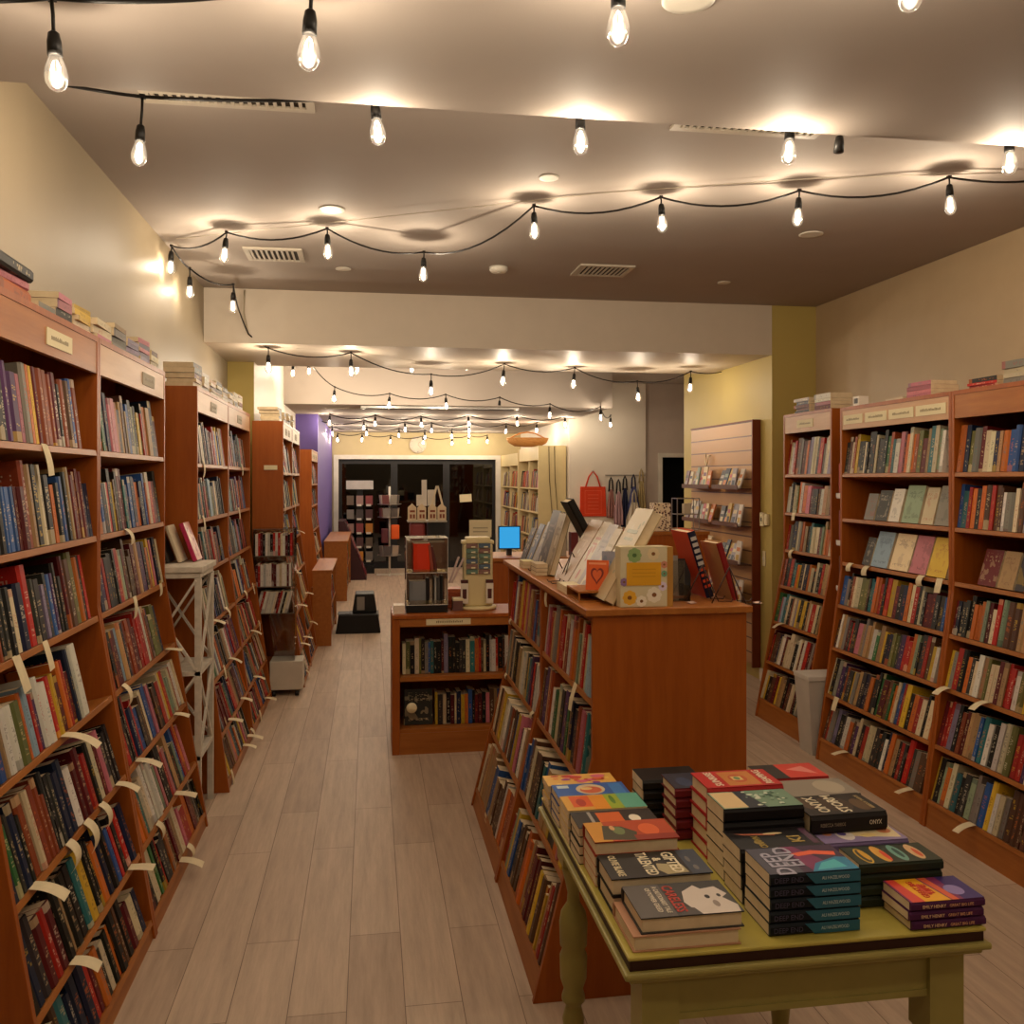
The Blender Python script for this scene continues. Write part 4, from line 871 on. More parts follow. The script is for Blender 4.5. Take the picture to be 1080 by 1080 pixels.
# ---------------------------------------------------------------- white bin
bn = empty('waste_bin', (2.70, 5.05, 0), 'tall white bin wedged between the two right-hand bookcases', 'bin')
MB().add([(-.13, -.09, 0), (.12, -.09, 0), (.12, .06, 0), (-.13, .06, 0), (-.16, -.11, .44), (.14, -.11, .44), (.14, .07, .44), (-.16, .07, .44)], [(0, 3, 2, 1), (0, 1, 5, 4), (1, 2, 6, 5), (2, 3, 7, 6), (3, 0, 4, 7), (4, 5, 6, 7)]).build('bin_body', simple('b8b0a4'), bn)
MB().box(-.165, -.115, .441, .145, .075, .47).build('lid', simple('c8c0b4'), bn, bevel=.004)
# slim white side rack on the end of the middle right case
rk = empty('side_rack', (2.78, 4.925, 0), 'slim white wire rack with books on the end of the middle right bookcase', 'rack')
for z in (1.52, 1.24, .97): MB().box(-.03, .002, z - .006, .12, .08, z).box(-.033, .002, z, -.03, .08, z + .025).build('rack_shelf', simple('d8d0c8'), rk)
for z, c in ((1.52, ('a83c34', 'd8c8b8')), (1.24, ('8c4448', 'c8b8a8')), (.97, ('6c3c2c',))):
    for k, cc_ in enumerate(c):
        up_book(2.76 + k * .03, 4.935, z + .001, .02, .06, .2 - .02 * k, cc_, '%s thin book on the %s shelf of the slim side rack' % ({'a83c34': 'red', 'd8c8b8': 'white', '8c4448': 'rose', 'c8b8a8': 'beige', '6c3c2c': 'brown'}[cc_], {1.52: 'top', 1.24: 'middle', .97: 'lowest'}[z]))
# ---------------------------------------------------------------- slatwall
sl = empty('slatwall_panel', (3.128, 6.9, 0), 'tall wooden slatwall panel of grooved boards carrying cards and small books', 'display panel')
MB().box(-.05, .012, .12, -.001, 1.45, 2.1).build('slat_board', SLAT, sl)
MB().box(-.07, -.006, .1, -.0005, .0115, 2.11).build('side_panel', simple('6e2f14'), sl)
MB().box(-.06, .012, 2.101, -.001, 1.45, 2.112).build('top_trim', simple('6e2f14'), sl)
q = MB()
q.tube([(-.051, .95, 1.84), (-.075, .95, 1.84), (-.078, .95, 1.78), (-.078, .98, 1.75), (-.078, 1.01, 1.78), (-.076, 1.0, 1.86)], .006, 6).build('hook', simple('c8b890'), sl)
sp_ = []
for z in (1.55, 1.24, .93, .6):
    for a, b in ((.06, .62), (.70, 1.38)):
        MB().box(-.17, a, z - .008, -.0505, b, z).box(-.172, a, z, -.169, b, z + .03).build('ledge', simple('5a3424'), sl)
        sp_.append((z, a, b))
CN = ['c8bcae', '8c8488', 'b4903c', '2c3448', '3c3a3c', 'b86c34', 'cdb890', 'b04854', '7c8c7c', '9c9490', 'd0c4ac', '6c4c5c']
CW = ['pale grey', 'mauve grey', 'gold', 'navy', 'charcoal', 'orange', 'sand', 'rose', 'sage', 'stone', 'cream', 'plum']
rows_w = {1.55: 'top', 1.24: 'second', .93: 'third', .6: 'lowest'}; n_ = 0
for z, a, b in sp_:
    y = a + .02; kk = 0
    while y < b - .08:
        w = R.uniform(.06, .1); h = R.uniform(.15, .2); i = n_ % 12
        M = T(3.128 - .16 + R.uniform(0, .02), 6.9 + y, z + .0015) @ rot('Y', .25 + R.uniform(-.1, .1))
        g = MB().box(0, 0, 0, .012, w, h).box(-.0005, w * .15, h * .55, 0, w * .85, h * .72, mi=1).box(-.0005, w * .2, h * .15, 0, w * .8, h * .4, mi=2)
        tag(g.build('boxed_card_set', [simple(CN[i]), simple(CN[(i + 5) % 12]), simple(CN[(i + 2) % 12])], M=M), '%s small boxed cards, %s along the %s ledge, %s half of the slatwall' % (CW[i], ['first', 'second', 'third', 'fourth', 'fifth', 'sixth', 'seventh', 'eighth'][kk], rows_w[z], 'near' if a < .5 else 'far'), 'cards', 'boxed cards on the slatwall')
        y += w + .012; n_ += 1; kk += 1
def hanging_rack(): pass
th = empty('thermostat', (3.129, 6.73, 1.26), 'cream thermostat box on the green wall beside the slatwall panel', 'thermostat')
MB().box(-.025, 0, 0, -.0005, .05, .09).build('cover', PLATE, th, bevel=.003); MB().box(-.03, .055, -.01, -.0005, .12, .1).build('housing', PLATE, th, bevel=.003); MB().box(-.031, .08, .03, -.0301, .1, .06).build('display', BLACK, th)
sw_ = empty('light_switch', (3.129, 6.80, .93), 'cream light switch plate on the green wall below the thermostat', 'switch')
MB().box(-.006, 0, 0, -.0005, .05, .12).build('plate', PLATE, sw_); MB().box(-.012, .018, .045, -.0061, .032, .075).build('toggle', TRIMW, sw_)
# ---------------------------------------------------------------- clear rack tower left
tw = empty('rack_tower', (-.86, 6.96, 0), 'clear three-tier rack tower on a white wheeled base, full of small comic volumes', 'rack')
MB().box(.12, -.02, .045, .36, .2, .26).build('base_box', simple('c4baa8'), tw, bevel=.004)
for x in (.15, .32):
    for y in (-.02, .17): MB().lathe([(.018, -.014), (.018, .014)], 10, M=T(x, y, .02) @ rot('Y', pi / 2)).build('caster', BLACK, tw)
q = MB(); TI = (.62, .82, 1.05)
for z in TI + (1.255,): q.box(-.0, 0, z - .006, .3, .2, z)
for x in (0, .297): q.box(x, 0, .26, x + .003, .2, 1.25)
q.box(0, .197, .26, .3, .2, 1.25); q.build('clear_shell', ACR, tw)
for z in TI + (1.255,): MB().box(0, -.002, z - .005, .3, -.0001, z).build('shelf_edge', simple('6c5a4c'), tw)
for ti, z in enumerate(TI):
    x = .012; i = 0
    while x < .285:
        tk = R.uniform(.014, .02); 
        if x + tk > .29: break
        M = T(-.86 + x, 6.97, z + .001) @ rot('Y', .25 if ti == 0 else 0)
        if ti == 0 and x > .23: break
        cand(M, tk, .12, .165 + R.uniform(-.005, .01), R.choice(['white', 'white', 'maroon', 'black', 'cream', 'white', 'red']), False, ('clear rack tower on the left', ['lowest', 'middle', 'top'][ti], 'C'))
        CAND[-1].update(i=i, n=15, nb=(None, None)); CAND[-1]['cb'] = (*lin('1c1614'), .9) if CAND[-1]['cn'] in ('white', 'cream') else (*lin('ddd6c8'), .9); i += 1; x += tk + .0015
# ---------------------------------------------------------------- step stool
ss = empty('step_stool', (-.355, 9.62, 0), 'black plastic two-step stool standing in the aisle', 'step stool')
MB().prism([(0, 0), (.47, 0), (.44, .2), (.03, .2)], 0, .25, 'y').build('lower_step', BLACK, ss, bevel=.01)
MB().prism([(.17, .2005), (.43, .2005), (.40, .40), (.2, .40)], .12, .42, 'y').build('upper_step', simple('1b1917'), ss, bevel=.01)
MB().box(.14, .10, .0, .45, .44, .18).build('rear_support', BLACK, ss)
MB().box(.22, .111, .23, .3, .1195, .37).build('tread_pad', simple('8c857c'), ss); MB().box(.02, .02, .2001, .16, .23, .206).build('tread_pad', simple('2c2a28'), ss)
# ---------------------------------------------------------------- the far end
fr_ = empty('magazine_tower', (-.42, 15.7, 0), 'black merchandise tower with a white header sign in front of the glass doors', 'rack')
MB().box(0, 0, 0, .5, .35, .12).box(.2, .1, .12, .3, .2, 1.55).build('frame', BLACK, fr_); MB().box(.02, -.01, 1.45, .48, 0, 1.6).build('header_sign', simple('c8c4bc'), fr_)
for j in range(5):
    for i in range(3):
        c = ['8c4444', '6c5c4c', '4c4440', 'c88434', '9c7c74', '5c3c3c', '7c746c'][(i * 3 + j * 2) % 7]
        o = MB().box(.03 + i * .16, -.02 + .02 * (j % 2), .22 + j * .24, .15 + i * .16, .03, .38 + j * .24).build('packet', simple(c), fr_)
        if i > 0: MB().box(.04 + i * .16, -.024, .2 + j * .24, .12 + i * .16, -.021, .235 + j * .24).build('price_card', TRIMW, o)
ps = empty('postcard_spinner', (.33, 15.4, 0), 'white pole spinner rack filled with postcards and an orange pouch at the far end', 'rack')
MB().tube([(0, 0, 0.02), (0, 0, 1.5)], .018, 8).build('pole', TRIMW, ps); MB().bar((-.22, 0, .01), (.35, 0, .01), .03).bar((0, -.25, .01), (0, .25, .01), .03).build('foot', TRIMW, ps)
for j, z in enumerate((1.2, .98, .34)):
    for k in range(7):
        a = k * 2 * pi / 7 + j; c = ['a89888', '6c5c54', 'c8b8a4', '7c4c44', '8c8478', '5c5450'][(k + j * 2) % 6]
        MB().box(-.06, .13, 0, .06, .15, .17).build('postcard', simple(c), ps, M=T(0, 0, z) @ rot('Z', a) @ rot('X', -.1))
    MB().lathe([(.14, -.01), (.2, 0), (.2, .006), (.14, .0)], 16, (0, 0, z)).build('tray', METAL, ps)
MB().box(.02, -.22, .62, .16, -.12, .86).build('pouch', simple('d8581c'), ps, bevel=.02)
MB().box(-.14, -.16, .55, -.02, -.1, .8).build('pouch', simple('5c2c30'), ps, bevel=.02)
dt = empty('gift_tower', (.37, 8.9, 0), 'tall gift display tower topped by cream house-shaped cards behind the acrylic case', 'rack')
MB().box(0, 0, 0, .38, .3, 1.0).build('cabinet', simple('5a3424'), dt); MB().box(-.005, -.01, 1.001, .385, .3, 1.02).build('top', simple('8c8478'), dt)
MB().box(.02, .02, 1.021, .17, .2, 1.2).build('round_box', simple('7c3434'), dt, bevel=.03); MB().box(.2, .03, 1.021, .37, .25, 1.2).build('dark_box', BLACK, dt)
MB().box(.0, .0, 1.2005, .385, .29, 1.215).build('glass_shelf', simple('9c9488'), dt)
for k in range(4):
    x = .0 + k * .095 + (.01 if k > 1 else 0); h = .13
    o = MB().prism([(x, 1.216), (x + .085, 1.216), (x + .085, 1.216 + h), (x + .0425, 1.216 + h + .04), (x, 1.216 + h)], .02 + .01 * k, .05 + .01 * k, 'y').build('house_card', simple('c8b494'), dt)
    MB().box(x + .02, .017 + .01 * k, 1.24, x + .04, .0195 + .01 * k, 1.28).box(x + .05, .017 + .01 * k, 1.24, x + .07, .0195 + .01 * k, 1.28).box(x + .02, .017 + .01 * k, 1.3, x + .07, .0195 + .01 * k, 1.32).build('printed_window', simple('7c3c24'), o)
MB().bar((.24, .1, 1.36), (.29, .1, 1.56), .018).bar((.35, .1, 1.36), (.3, .1, 1.56), .018).build('peaked_card', simple('cdbfa4'), dt)
MB().box(.14, .08, 1.36, .19, .1, 1.62).box(.09, .12, 1.36, .15, .13, 1.47).box(.2, .14, 1.36, .28, .15, 1.52).build('tall_card', simple('c8c0b4'), dt)
mg = empty('magazine_shelf', (-.5, 14.7, 0), 'slanted floor display of dark red magazines beside the purple wall', 'rack')
MB().prism([(0, 0), (.45, 0), (.1, .95), (0, .95)], 0, .9, 'y').build('body', simple('3a1a1c'), mg)
for j in range(4):
    for i in range(2):
        c = ['7c2c34', '5c2428', '9c5c5c', '3c2c30'][(i + j) % 4]
        Mx = T(.44 - j * .085, .08 + i * .36, .06 + j * .22) @ rot('Y', -.36)
        o = MB().box(0, 0, 0, .012, .28, .2).build('magazine', simple(c), mg, M=Mx); MB().box(.0122, .04, .13, .013, .24, .16).build('title_strip', simple('b09c94'), o)
dsn = empty('door_sign', (1.63, 16.44, 1.2), 'cream paper sign hung on a cord on the right glass door', 'sign')
MB().box(0, 0, 0, .22, .008, .14).build('sign_card', PLATE, dsn, M=rot('Y', -.06)); MB().tube([(.03, .005, .14), (.12, .005, .33), (.2, .005, .15)], .004, 6).build('cord', CORD, dsn)
ck = empty('wall_clock', (.866, 16.495, 2.25), 'round white wall clock above the dark glass doors', 'clock')
MB().lathe([(.15, 0), (.155, .02), (.145, .03), (0, .03)], 28, M=rot('X', pi / 2)).build('face', simple('d4c8b4'), ck)
for a, l in ((.6, .09), (2.4, .12)): MB().bar((0, -.034, 0), (math.sin(a) * l, -.034, math.cos(a) * l), .012, .004).build('hand', BLACK, ck)
q = MB()
for k in range(12): a = k * pi / 6; q.bar((math.sin(a) * .12, -.0335, math.cos(a) * .12), (math.sin(a) * .14, -.0335, math.cos(a) * .14), .008, .003)
q.build('hour_marks', BLACK, ck)
# basket on the cream cases
bk = empty('woven_basket', (2.3, 13.1, 2.1), 'long boat-shaped straw basket lying on top of the cream bookcase', 'basket')
o = MB().lathe([(.02, 0), (.09, .01), (.13, .06), (.145, .13), (.135, .135), (.12, .06), (.08, .03), (0, .025)], 24).build('bowl', BASK, bk, M=T(0, 0, 0) @ Matrix.Diagonal((2.2, 1.0, 1.0, 1)))
MB().tube([(-.26, 0, .13), (-.12, 0, .2), (0, 0, .22), (.12, 0, .2), (.26, 0, .13)], .01, 8).build('handle', BASK, bk)
# hangings on the white wall
tbg = empty('tote_bag', (2.92, 12.36, 1.1), 'bright red tote bag hanging on the white wall', 'bag')
MB().prism([(0, 0), (.385, 0), (.37, .42), (.01, .42)], 0, .035, 'y').build('bag_body', REDBAG, tbg, bevel=.006)
MB().tube([(.08, .01, .40), (.13, .01, .56), (.19, .01, .64), (.25, .01, .56), (.30, .01, .40)], .011, 8).build('handle', REDBAG, tbg)
q = MB()
q.box(.07, -.002, .04, .31, -.0005, .045).box(.07, -.002, .36, .31, -.0005, .365).box(.07, -.002, .045, .075, -.0005, .36).box(.305, -.002, .045, .31, -.0005, .36)
for k in range(5): q.box(.11, -.002, .1 + k * .05, .27, -.0005, .108 + k * .05)
q.build('printed_square', simple('e8704c'), tbg)
tag(MB().lathe([(.012, 0), (.012, .04), (0, .04)], 8, M=T(3.11, 12.4, 1.735) @ rot('X', pi / 2)).build('wall_hook', METAL), 'small metal hook holding the red tote bag', 'hook')
def cloth(x, y, z0, z1, w, c, label, strap=None, fold=3, amp=.015):
    r = empty('apron', (x, y, 0), label, 'apron', None); n = fold * 8; V = []; Fc = []; rowsn = 8
    for j in range(rowsn + 1):
        t = j / rowsn; z = z1 + (z0 - z1) * t; ww = w * (.35 + .65 * min(1, t * 1.6))
        for i in range(n + 1):
            s = i / n - .5; V.append((s * ww, amp * math.sin(i * 2 * pi * fold / n) * (.4 + t), z))
    for j in range(rowsn):
        for i in range(n): a = j * (n + 1) + i; Fc.append((a, a + 1, a + n + 2, a + n + 1))
    o = MB().add(V, Fc, smooth=True).build('cloth', simple(c), r); sm = o.modifiers.new('s', 'SOLIDIFY'); sm.thickness = .006
    if strap: MB().tube([(-.03, 0, z1 - .03), (-.02, 0, z1 + .12), (0, 0, z1 + .17), (.02, 0, z1 + .12), (.03, 0, z1 - .03)], .012, 6).build('strap', simple(strap), r)
    return r
cloth(3.36, 12.33, 1.08, 1.48, .12, '9c6c64', 'faded red patterned apron hanging leftmost beside the red tote', '1a1c1c')
cloth(3.46, 12.30, .98, 1.45, .13, 'b08c90', 'pink plaid apron hanging on the white wall', '14161a')
cloth(3.56, 12.32, .95, 1.5, .12, '1c2040', 'navy apron hanging on the white wall', '14161a')
cloth(3.68, 12.30, 1.05, 1.52, .17, '4a4c78', 'blue patterned apron hanging on the white wall', '1c2040')
cloth(3.80, 12.32, .95, 1.6, .14, 'b09c6c', 'tan linen apron hanging at the corner of the white wall', 'a89468')
cloth(3.66, 12.2, .9, 1.3, .24, 'c8bca8', 'cream cloth bag hanging in front of the blue patterned apron', 'b8ac94')
tag(MB().bar((3.28, 12.33, 1.68), (3.86, 12.33, 1.68), .015).bar((3.3, 12.33, 1.68), (3.3, 12.4, 1.68), .015).bar((3.84, 12.33, 1.68), (3.84, 12.4, 1.68), .015).build('apron_rail', METAL), 'thin metal rail carrying the aprons on the white wall', 'rail')
# conduits on the cream case side / white wall
for k, (x, lb) in enumerate(((2.5, 'left thin cable running down the cream end panel'), (2.58, 'right thin cable running down the cream end panel'))):
    tag(MB().tube([(x, 12.492, 2.09), (x + .01, 12.492, 1.6), (x + .05, 12.492, 1.1), (x + .05, 12.492, .3)], .006, 6).build('cable', simple('6c5a3c')), lb, 'cable')

# ---------------------------------------------------------------- ceiling fittings
def vent(x, y, w, d, z, label, rz=0):
    r = empty('ceiling_vent', T(x, y, z) @ rot('Z', rz), label, 'vent')
    q = MB()
    for a in ((-w / 2, -d / 2, w / 2, -d / 2 + .03), (-w / 2, d / 2 - .03, w / 2, d / 2), (-w / 2, -d / 2 + .03, -w / 2 + .03, d / 2 - .03), (w / 2 - .03, -d / 2 + .03, w / 2, d / 2 - .03)): q.box(a[0], a[1], -.012, a[2], a[3], -.0005)
    q.build('frame', GRILL, r); MB().box(-w / 2 + .03, -d / 2 + .03, -.004, w / 2 - .03, d / 2 - .03, -.0008).build('duct', VDARK, r)
    q = MB(); n = int((w - .06) / .03)
    for k in range(n): q.box(-w / 2 + .035 + k * .03, -d / 2 + .03, -.011, -w / 2 + .047 + k * .03, d / 2 - .03, -.0045)
    q.build('slats', GRILL, r)
vent(-.57, 5.62, .34, .3, ZC, 'square ceiling vent on the left, above the third left bookcase')
vent(1.5, 5.72, .36, .3, ZC, 'square ceiling vent right of centre near the cream beam')
vent(-.5, 3.35, .6, .12, ZC, 'long slot vent at the left close behind the lower ceiling edge')
vent(1.45, 3.3, .6, .12, ZC, 'long slot vent at the right close behind the lower ceiling edge')
def disc(p, r_, label, name='recessed_light', cat='ceiling light', z=ZC):
    o = empty(name, (p[0], p[1], z), label, cat)
    MB().lathe([(r_ * .8, -.004), (r_, -.006), (r_, -.0005), (r_ * .8, -.0005)], 24).build('trim_ring', TRIMW, o); MB().lathe([(r_ * .79, -.003), (r_ * .79, -.001), (0, -.001)][::1], 24).build('lens', GRILL, o)
disc((.73, 2.0), .062, 'round speaker grille in the near lower ceiling', 'ceiling_speaker', 'speaker', 2.745)
disc((-.19, 4.64), .065, 'round unlit downlight left of centre in the main ceiling'); disc((.8, 4.0), .045, 'small round downlight in the middle of the main ceiling')
disc((2.43, 4.7), .065, 'round unlit downlight at the right of the main ceiling'); disc((2.43, 5.95), .045, 'small round fitting at the far right of the main ceiling')
disc((-.17, 5.95), .05, 'small round fitting between the left vent and the beam')
sd_ = empty('smoke_detector', (.82, 5.75, ZC), 'white smoke detector on the ceiling left of the right vent', 'detector')
MB().lathe([(.06, -.0005), (.06, -.02), (.045, -.035), (0, -.035)], 20).build('body', TRIMW, sd_); MB().lathe([(.012, -.0355), (.012, -.04), (0, -.04)], 10).build('sensor', GRILL, sd_)
tag(MB().box(-.1, 10.55, 2.45, 1.75, 10.7, 2.4745).box(-.05, 10.57, 2.446, 1.7, 10.68, 2.4499, mi=1).build('track_rail', [METAL, VDARK]), 'long metal ceiling grille under the far lowered ceiling', 'vent')
vent(-.3, 10.9, .45, .12, 2.4745, 'small ceiling grille left of the long metal one')

# ---------------------------------------------------------------- string lights
SOCK = [(.006, .055), (.012, .05), (.0155, .03), (.0165, .0), (.0, .0)]
GL = [(.012, 0), (.015, -.008), (.022, -.028), (.025, -.045), (.0235, -.06), (.016, -.073), (.006, -.079), (0, -.08)]
BM = {}
def bulb_meshes():
    BM['sock'] = MB().lathe(SOCK[::-1], 12).box(-.001, -.001, .05, .001, .001, .051).build('socket', BLACK).data
    b = MB().lathe(GL, 16); BM['bulb'] = b.build('bulb', GLASSB).data
    f = MB(); f.tube([(-.006, 0, -.01), (-.007, 0, -.055), (-.003, 0, -.062), (.003, 0, -.062), (.007, 0, -.055), (.006, 0, -.01)], .0032, 6); BM['fil'] = f.build('filament', FIL).data
    for o in list(col.objects):
        if o.data in (BM['sock'], BM['bulb'], BM['fil']): bpy.data.objects.remove(o)
bulb_meshes()
POW = 3.5
def string_light(label, hangs, extra=(), lead=.05, sag=.06, r=.005, tilt=0.05, unlit=(), power=1., leads=None, n=9, dims={}):
    """hangs: (x,y,z) of each socket drop along the cable; extra: cable points (index before which, point)"""
    base = Vector(hangs[0]); root = empty('string_lights', base, label, 'string lights', None)
    pts = []; H = [Vector(h) for h in hangs]; ex = {i: [Vector(p) for p in ps] for i, ps in extra}
    seq = []
    for i, h in enumerate(H):
        seq += [(p, 0) for p in ex.get(i, [])]; seq.append((h, 1))
    seq += [(p, 0) for p in ex.get(len(H), [])]
    for k in range(len(seq) - 1):
        a, b = seq[k][0], seq[k + 1][0]; L = (b - a).length; sg = min(sag, L * .09) if seq[k][1] and seq[k + 1][1] else min(sag, L * .04)
        for j in range(n):
            t = j / n; p = a.lerp(b, t); p.z -= sg * 4 * t * (1 - t); pts.append(p - base)
    pts.append(seq[-1][0] - base)
    MB().tube(pts, r, 6).build('cable', CORD, root)
    for i, h in enumerate(H):
        ld = leads[i] if leads else lead; d = h - base; tx = R.uniform(-tilt, tilt) * 2; ty = R.uniform(-tilt, tilt)
        s = bpy.data.objects.new('socket', BM['sock']); col.objects.link(s); s.parent = root
        s.matrix_local = T(*d) @ rot('Y', tx) @ rot('X', ty) @ T(0, 0, -ld - .055)
        MB().tube([(0, 0, .05), (.001, 0, .055 + ld * .5), (0, 0, .055 + ld)], r * .8, 6).box(-r * 1.6, -r * 1.6, .05 + ld, r * 1.6, r * 1.6, .062 + ld).build('drop_wire', CORD, s)
        if i in unlit: continue
        g = bpy.data.objects.new('bulb', BM['bulb']); col.objects.link(g); g.parent = s
        f = bpy.data.objects.new('filament', BM['fil']); col.objects.link(f); f.parent = s
        l = bpy.data.lights.new('bulb_light', 'POINT'); l.energy = POW * power * dims.get(i, 1.); l.color = (1.0, .86, .68); l.shadow_soft_size = .012
        lo = bpy.data.objects.new('bulb_light', l); col.objects.link(lo); lo.parent = s; lo.location = (0, 0, -.04)
def P3(*a): return [tuple(p) for p in a]
string_light('nearest string of clear filament bulbs under the low front ceiling', [(-.70, 2.14, 2.70), (-.127, 2.03, 2.72), (.52, 1.85, 2.735), (1.06, 1.62, 2.73)],
    extra=[(0, [(-1.16, 2.02, 2.63)]), (4, [(1.5, 1.45, 2.74)])], leads=[.075, .055, .05, .05], sag=.02, r=.0055)
string_light('second string of bulbs, partly hidden behind the edge of the low front ceiling', [(-.73, 3.08, 2.872), (.014, 2.80, 2.80), (.655, 2.77, 2.795), (1.345, 2.74, 2.795), (1.52, 2.74, 2.80), (2.13, 2.74, 2.80)],
    extra=[(0, [(-1.165, 2.9, 2.865)]), (6, [(2.7, 2.74, 2.8)])], leads=[.09, .01, .01, .012, .05, .012], sag=.01, unlit=(4,), r=.0055)
string_light('added unseen string of bulbs behind the camera, lighting island end and table', [(-.7, .5, 2.70), (-.1, .45, 2.70), (.6, .4, 2.70), (1.3, .4, 2.70), (2.0, .4, 2.70), (2.7, .45, 2.7)], lead=.06, sag=.03, power=.75)  # out of view, added to brighten the island end and the table
string_light('second added string of bulbs, unseen and farther behind the camera', [(-.8, -1.1, 2.70), (-.0, -1.2, 2.70), (.8, -1.2, 2.70), (1.6, -1.2, 2.70), (2.4, -1.2, 2.70)], lead=.06, sag=.03, power=.75)  # another unseen string, added for more light from behind the camera
s3 = [atZ(x, y, 2.955) for x, y in ((175, 259), (239, 245), (345, 241), (447, 266), (563, 217), (697, 208), (843, 201), (1001, 187))]
s3[0] += Vector((.03, 0, 0)); s3[3] = atZ(447, 266, 2.9); 
string_light('third string of bulbs sweeping across the main ceiling from the left wall', s3, extra=[(8, [s3[-1] + Vector((.45, -.05, .0))])], lead=.03, sag=.10, r=.005, dims={0: .3}, power=1.08)
s4 = [atY(200, 283, 5.75), atY(246, 300, 6.2), Vector((-.74, 6.85, 2.595)), Vector((-.143, 7.0, 2.595)), Vector((.51, 7.6, 2.51)), Vector((1.118, 7.49, 2.595)), Vector((1.76, 7.65, 2.595)), atY(672, 402, 7.7), Vector((2.76, 7.5, 2.565))]
s4[1] = atY(246, 300, 6.1)
tag(MB().tube([atZ(186, 252, 2.975), atZ(430, 226, 2.97), atZ(640, 203, 2.975), atZ(860, 188, 2.975), atZ(1060, 182, 2.975)], .0022, 5).build('guide_wire', GRILL), 'thin pale guide wire stretched over the third string of bulbs', 'wire')
string_light('fourth string of bulbs swooping down the corner and along the cream beam', s4, extra=[(0, [s3[0]]), (2, [atY(253, 330, 6.64), atY(262, 352, 6.66)]), (9, [(3.12, 7.7, 2.59)])], lead=.05, sag=.05, r=.005, power=.9, dims={0: .3, 1: .4, 8: .45})
def px_string(label, pts, Y, dy=0, Ys={}, **k):
    H = []
    for i, (x, y) in enumerate(pts):
        p = atY(x, y, Ys.get(i, Y + dy * i)); H.append(p)
    string_light(label, H, **k)
px_string('fifth string of bulbs just beyond the cream beam', [(325, 379), (353, 408), (411, 415), (470, 416), (527, 419), (580, 426), (633, 429), (644, 438)], 9.9, 0, power=1.5, dims={6: .6, 7: .3, 0: .5}, Ys={6: 10.3, 7: 11.9}, unlit=(4,), extra=[(0, [tuple(atY(308, 380, 9.9))])], lead=.035, sag=.08, r=.006)
px_string('short string of bulbs high behind the cream beam', [(309, 381), (378, 376), (434, 375), (492, 373)], 9.6, 0, power=.8, dims={0: .2}, lead=.04, sag=.03, r=.006, leads=[.03, .05, .05, .05])
px_string('sixth string of bulbs under the far lowered ceiling', [(348, 437), (396, 438), (444, 439), (494, 438), (545, 438), (596, 439)], 11.9, .05, power=.9, lead=.02, sag=.07, r=.007)
px_string('seventh string of bulbs under the far lowered ceiling', [(338, 444), (384, 443), (427, 445), (455, 446), (495, 446), (534, 447), (566, 446)], 13.0, .04, lead=.02, sag=.06, r=.007)
px_string('eighth string of bulbs close to the back wall', [(350, 450), (387, 450), (421, 452), (448, 454), (477, 453), (495, 452)], 14.4, .04, lead=.02, sag=.06, r=.007)
px_string('last string of bulbs just before the back wall', [(356, 457), (382, 457), (412, 459), (446, 460), (477, 461), (494, 459), (514, 459)], 15.8, .04, lead=.02, sag=.05, r=.007)
tag(MB().tube([atY(258, 306, 6.67), atY(257, 330, 6.665), atY(262, 353, 6.67)], .006, 6).build('extension_cable', simple('b0a48c')), 'pale cable hanging down the face of the cream beam at the left', 'cable')

# ---------------------------------------------------------------- paper tags on shelf edges
def ptag(M, uf, v, z, w, l, mode, label):
    """starts on the shelf edge and curls out and down"""
    n = 8; V = []; a = {'down': 1.25, 'curl': .55, 'flat': .02}[mode]; da = {'down': .05, 'curl': .22, 'flat': .06}[mode] + R.uniform(-.04, .05)
    p = [uf - .004, z + .0035]; tw = R.uniform(-.25, .25); pts = [tuple(p)]
    for k in range(n):
        l_ = l * .8; p = [p[0] + l_ / n * math.cos(a), p[1] - l_ / n * math.sin(a)]; a += da; pts.append(tuple(p))
    for k, (u, zz) in enumerate(pts):
        for s in (-1, 1): V.append((u, v + s * w / 2 + tw * (k / n) * w, zz + s * .002 * k / n))
    Fs = [(2 * k, 2 * k + 2, 2 * k + 3, 2 * k + 1) for k in range(n)]
    o = MB().add(V, Fs).build('shelf_tag', [TAG], M=M); so = o.modifiers.new('t', 'SOLIDIFY'); so.thickness = .0006
    tag(o, label, 'shelf tag', 'handwritten paper tags on shelf edges')
ORD = ['first', 'second', 'third', 'fourth', 'fifth', 'sixth', 'seventh', 'eighth']
def tags(M, y0, sgn, ut, ub, zb, SZ, lst, case):
    cnt = {}
    for (i, Y, l, mode) in lst:
        z = SZ[i]; v = (Y - y0) * sgn; cnt[i] = cnt.get(i, 0) + 1
        how = {'down': 'hanging', 'curl': 'curled', 'flat': 'stiff'}[mode]
        if i < len(SHELFW): sh_ = SHELFW[i]
        ptag(M, prof(z, ut, ub, zb), v, z, R.uniform(.04, .052), l, mode, '%s cream paper tag, %s shelf edge of the %s, %s along' % (how, sh_, case, ORD[cnt[i] - 1]))
tags(T(XW, 2.33, 0), 2.33, 1, .22, .415, 1.18, LSZ, [(0, 2.84, .12, 'down'), (2, 2.61, .13, 'down'), (2, 2.83, .11, 'down'), (3, 2.84, .14, 'flat'), (4, 2.46, .12, 'flat'), (4, 2.74, .12, 'curl'), (4, 2.90, .13, 'curl'), (4, 3.05, .12, 'curl'), (5, 2.62, .1, 'flat'), (5, 3.22, .1, 'flat'), (4, 3.24, .1, 'flat')], 'nearest left bookcase')
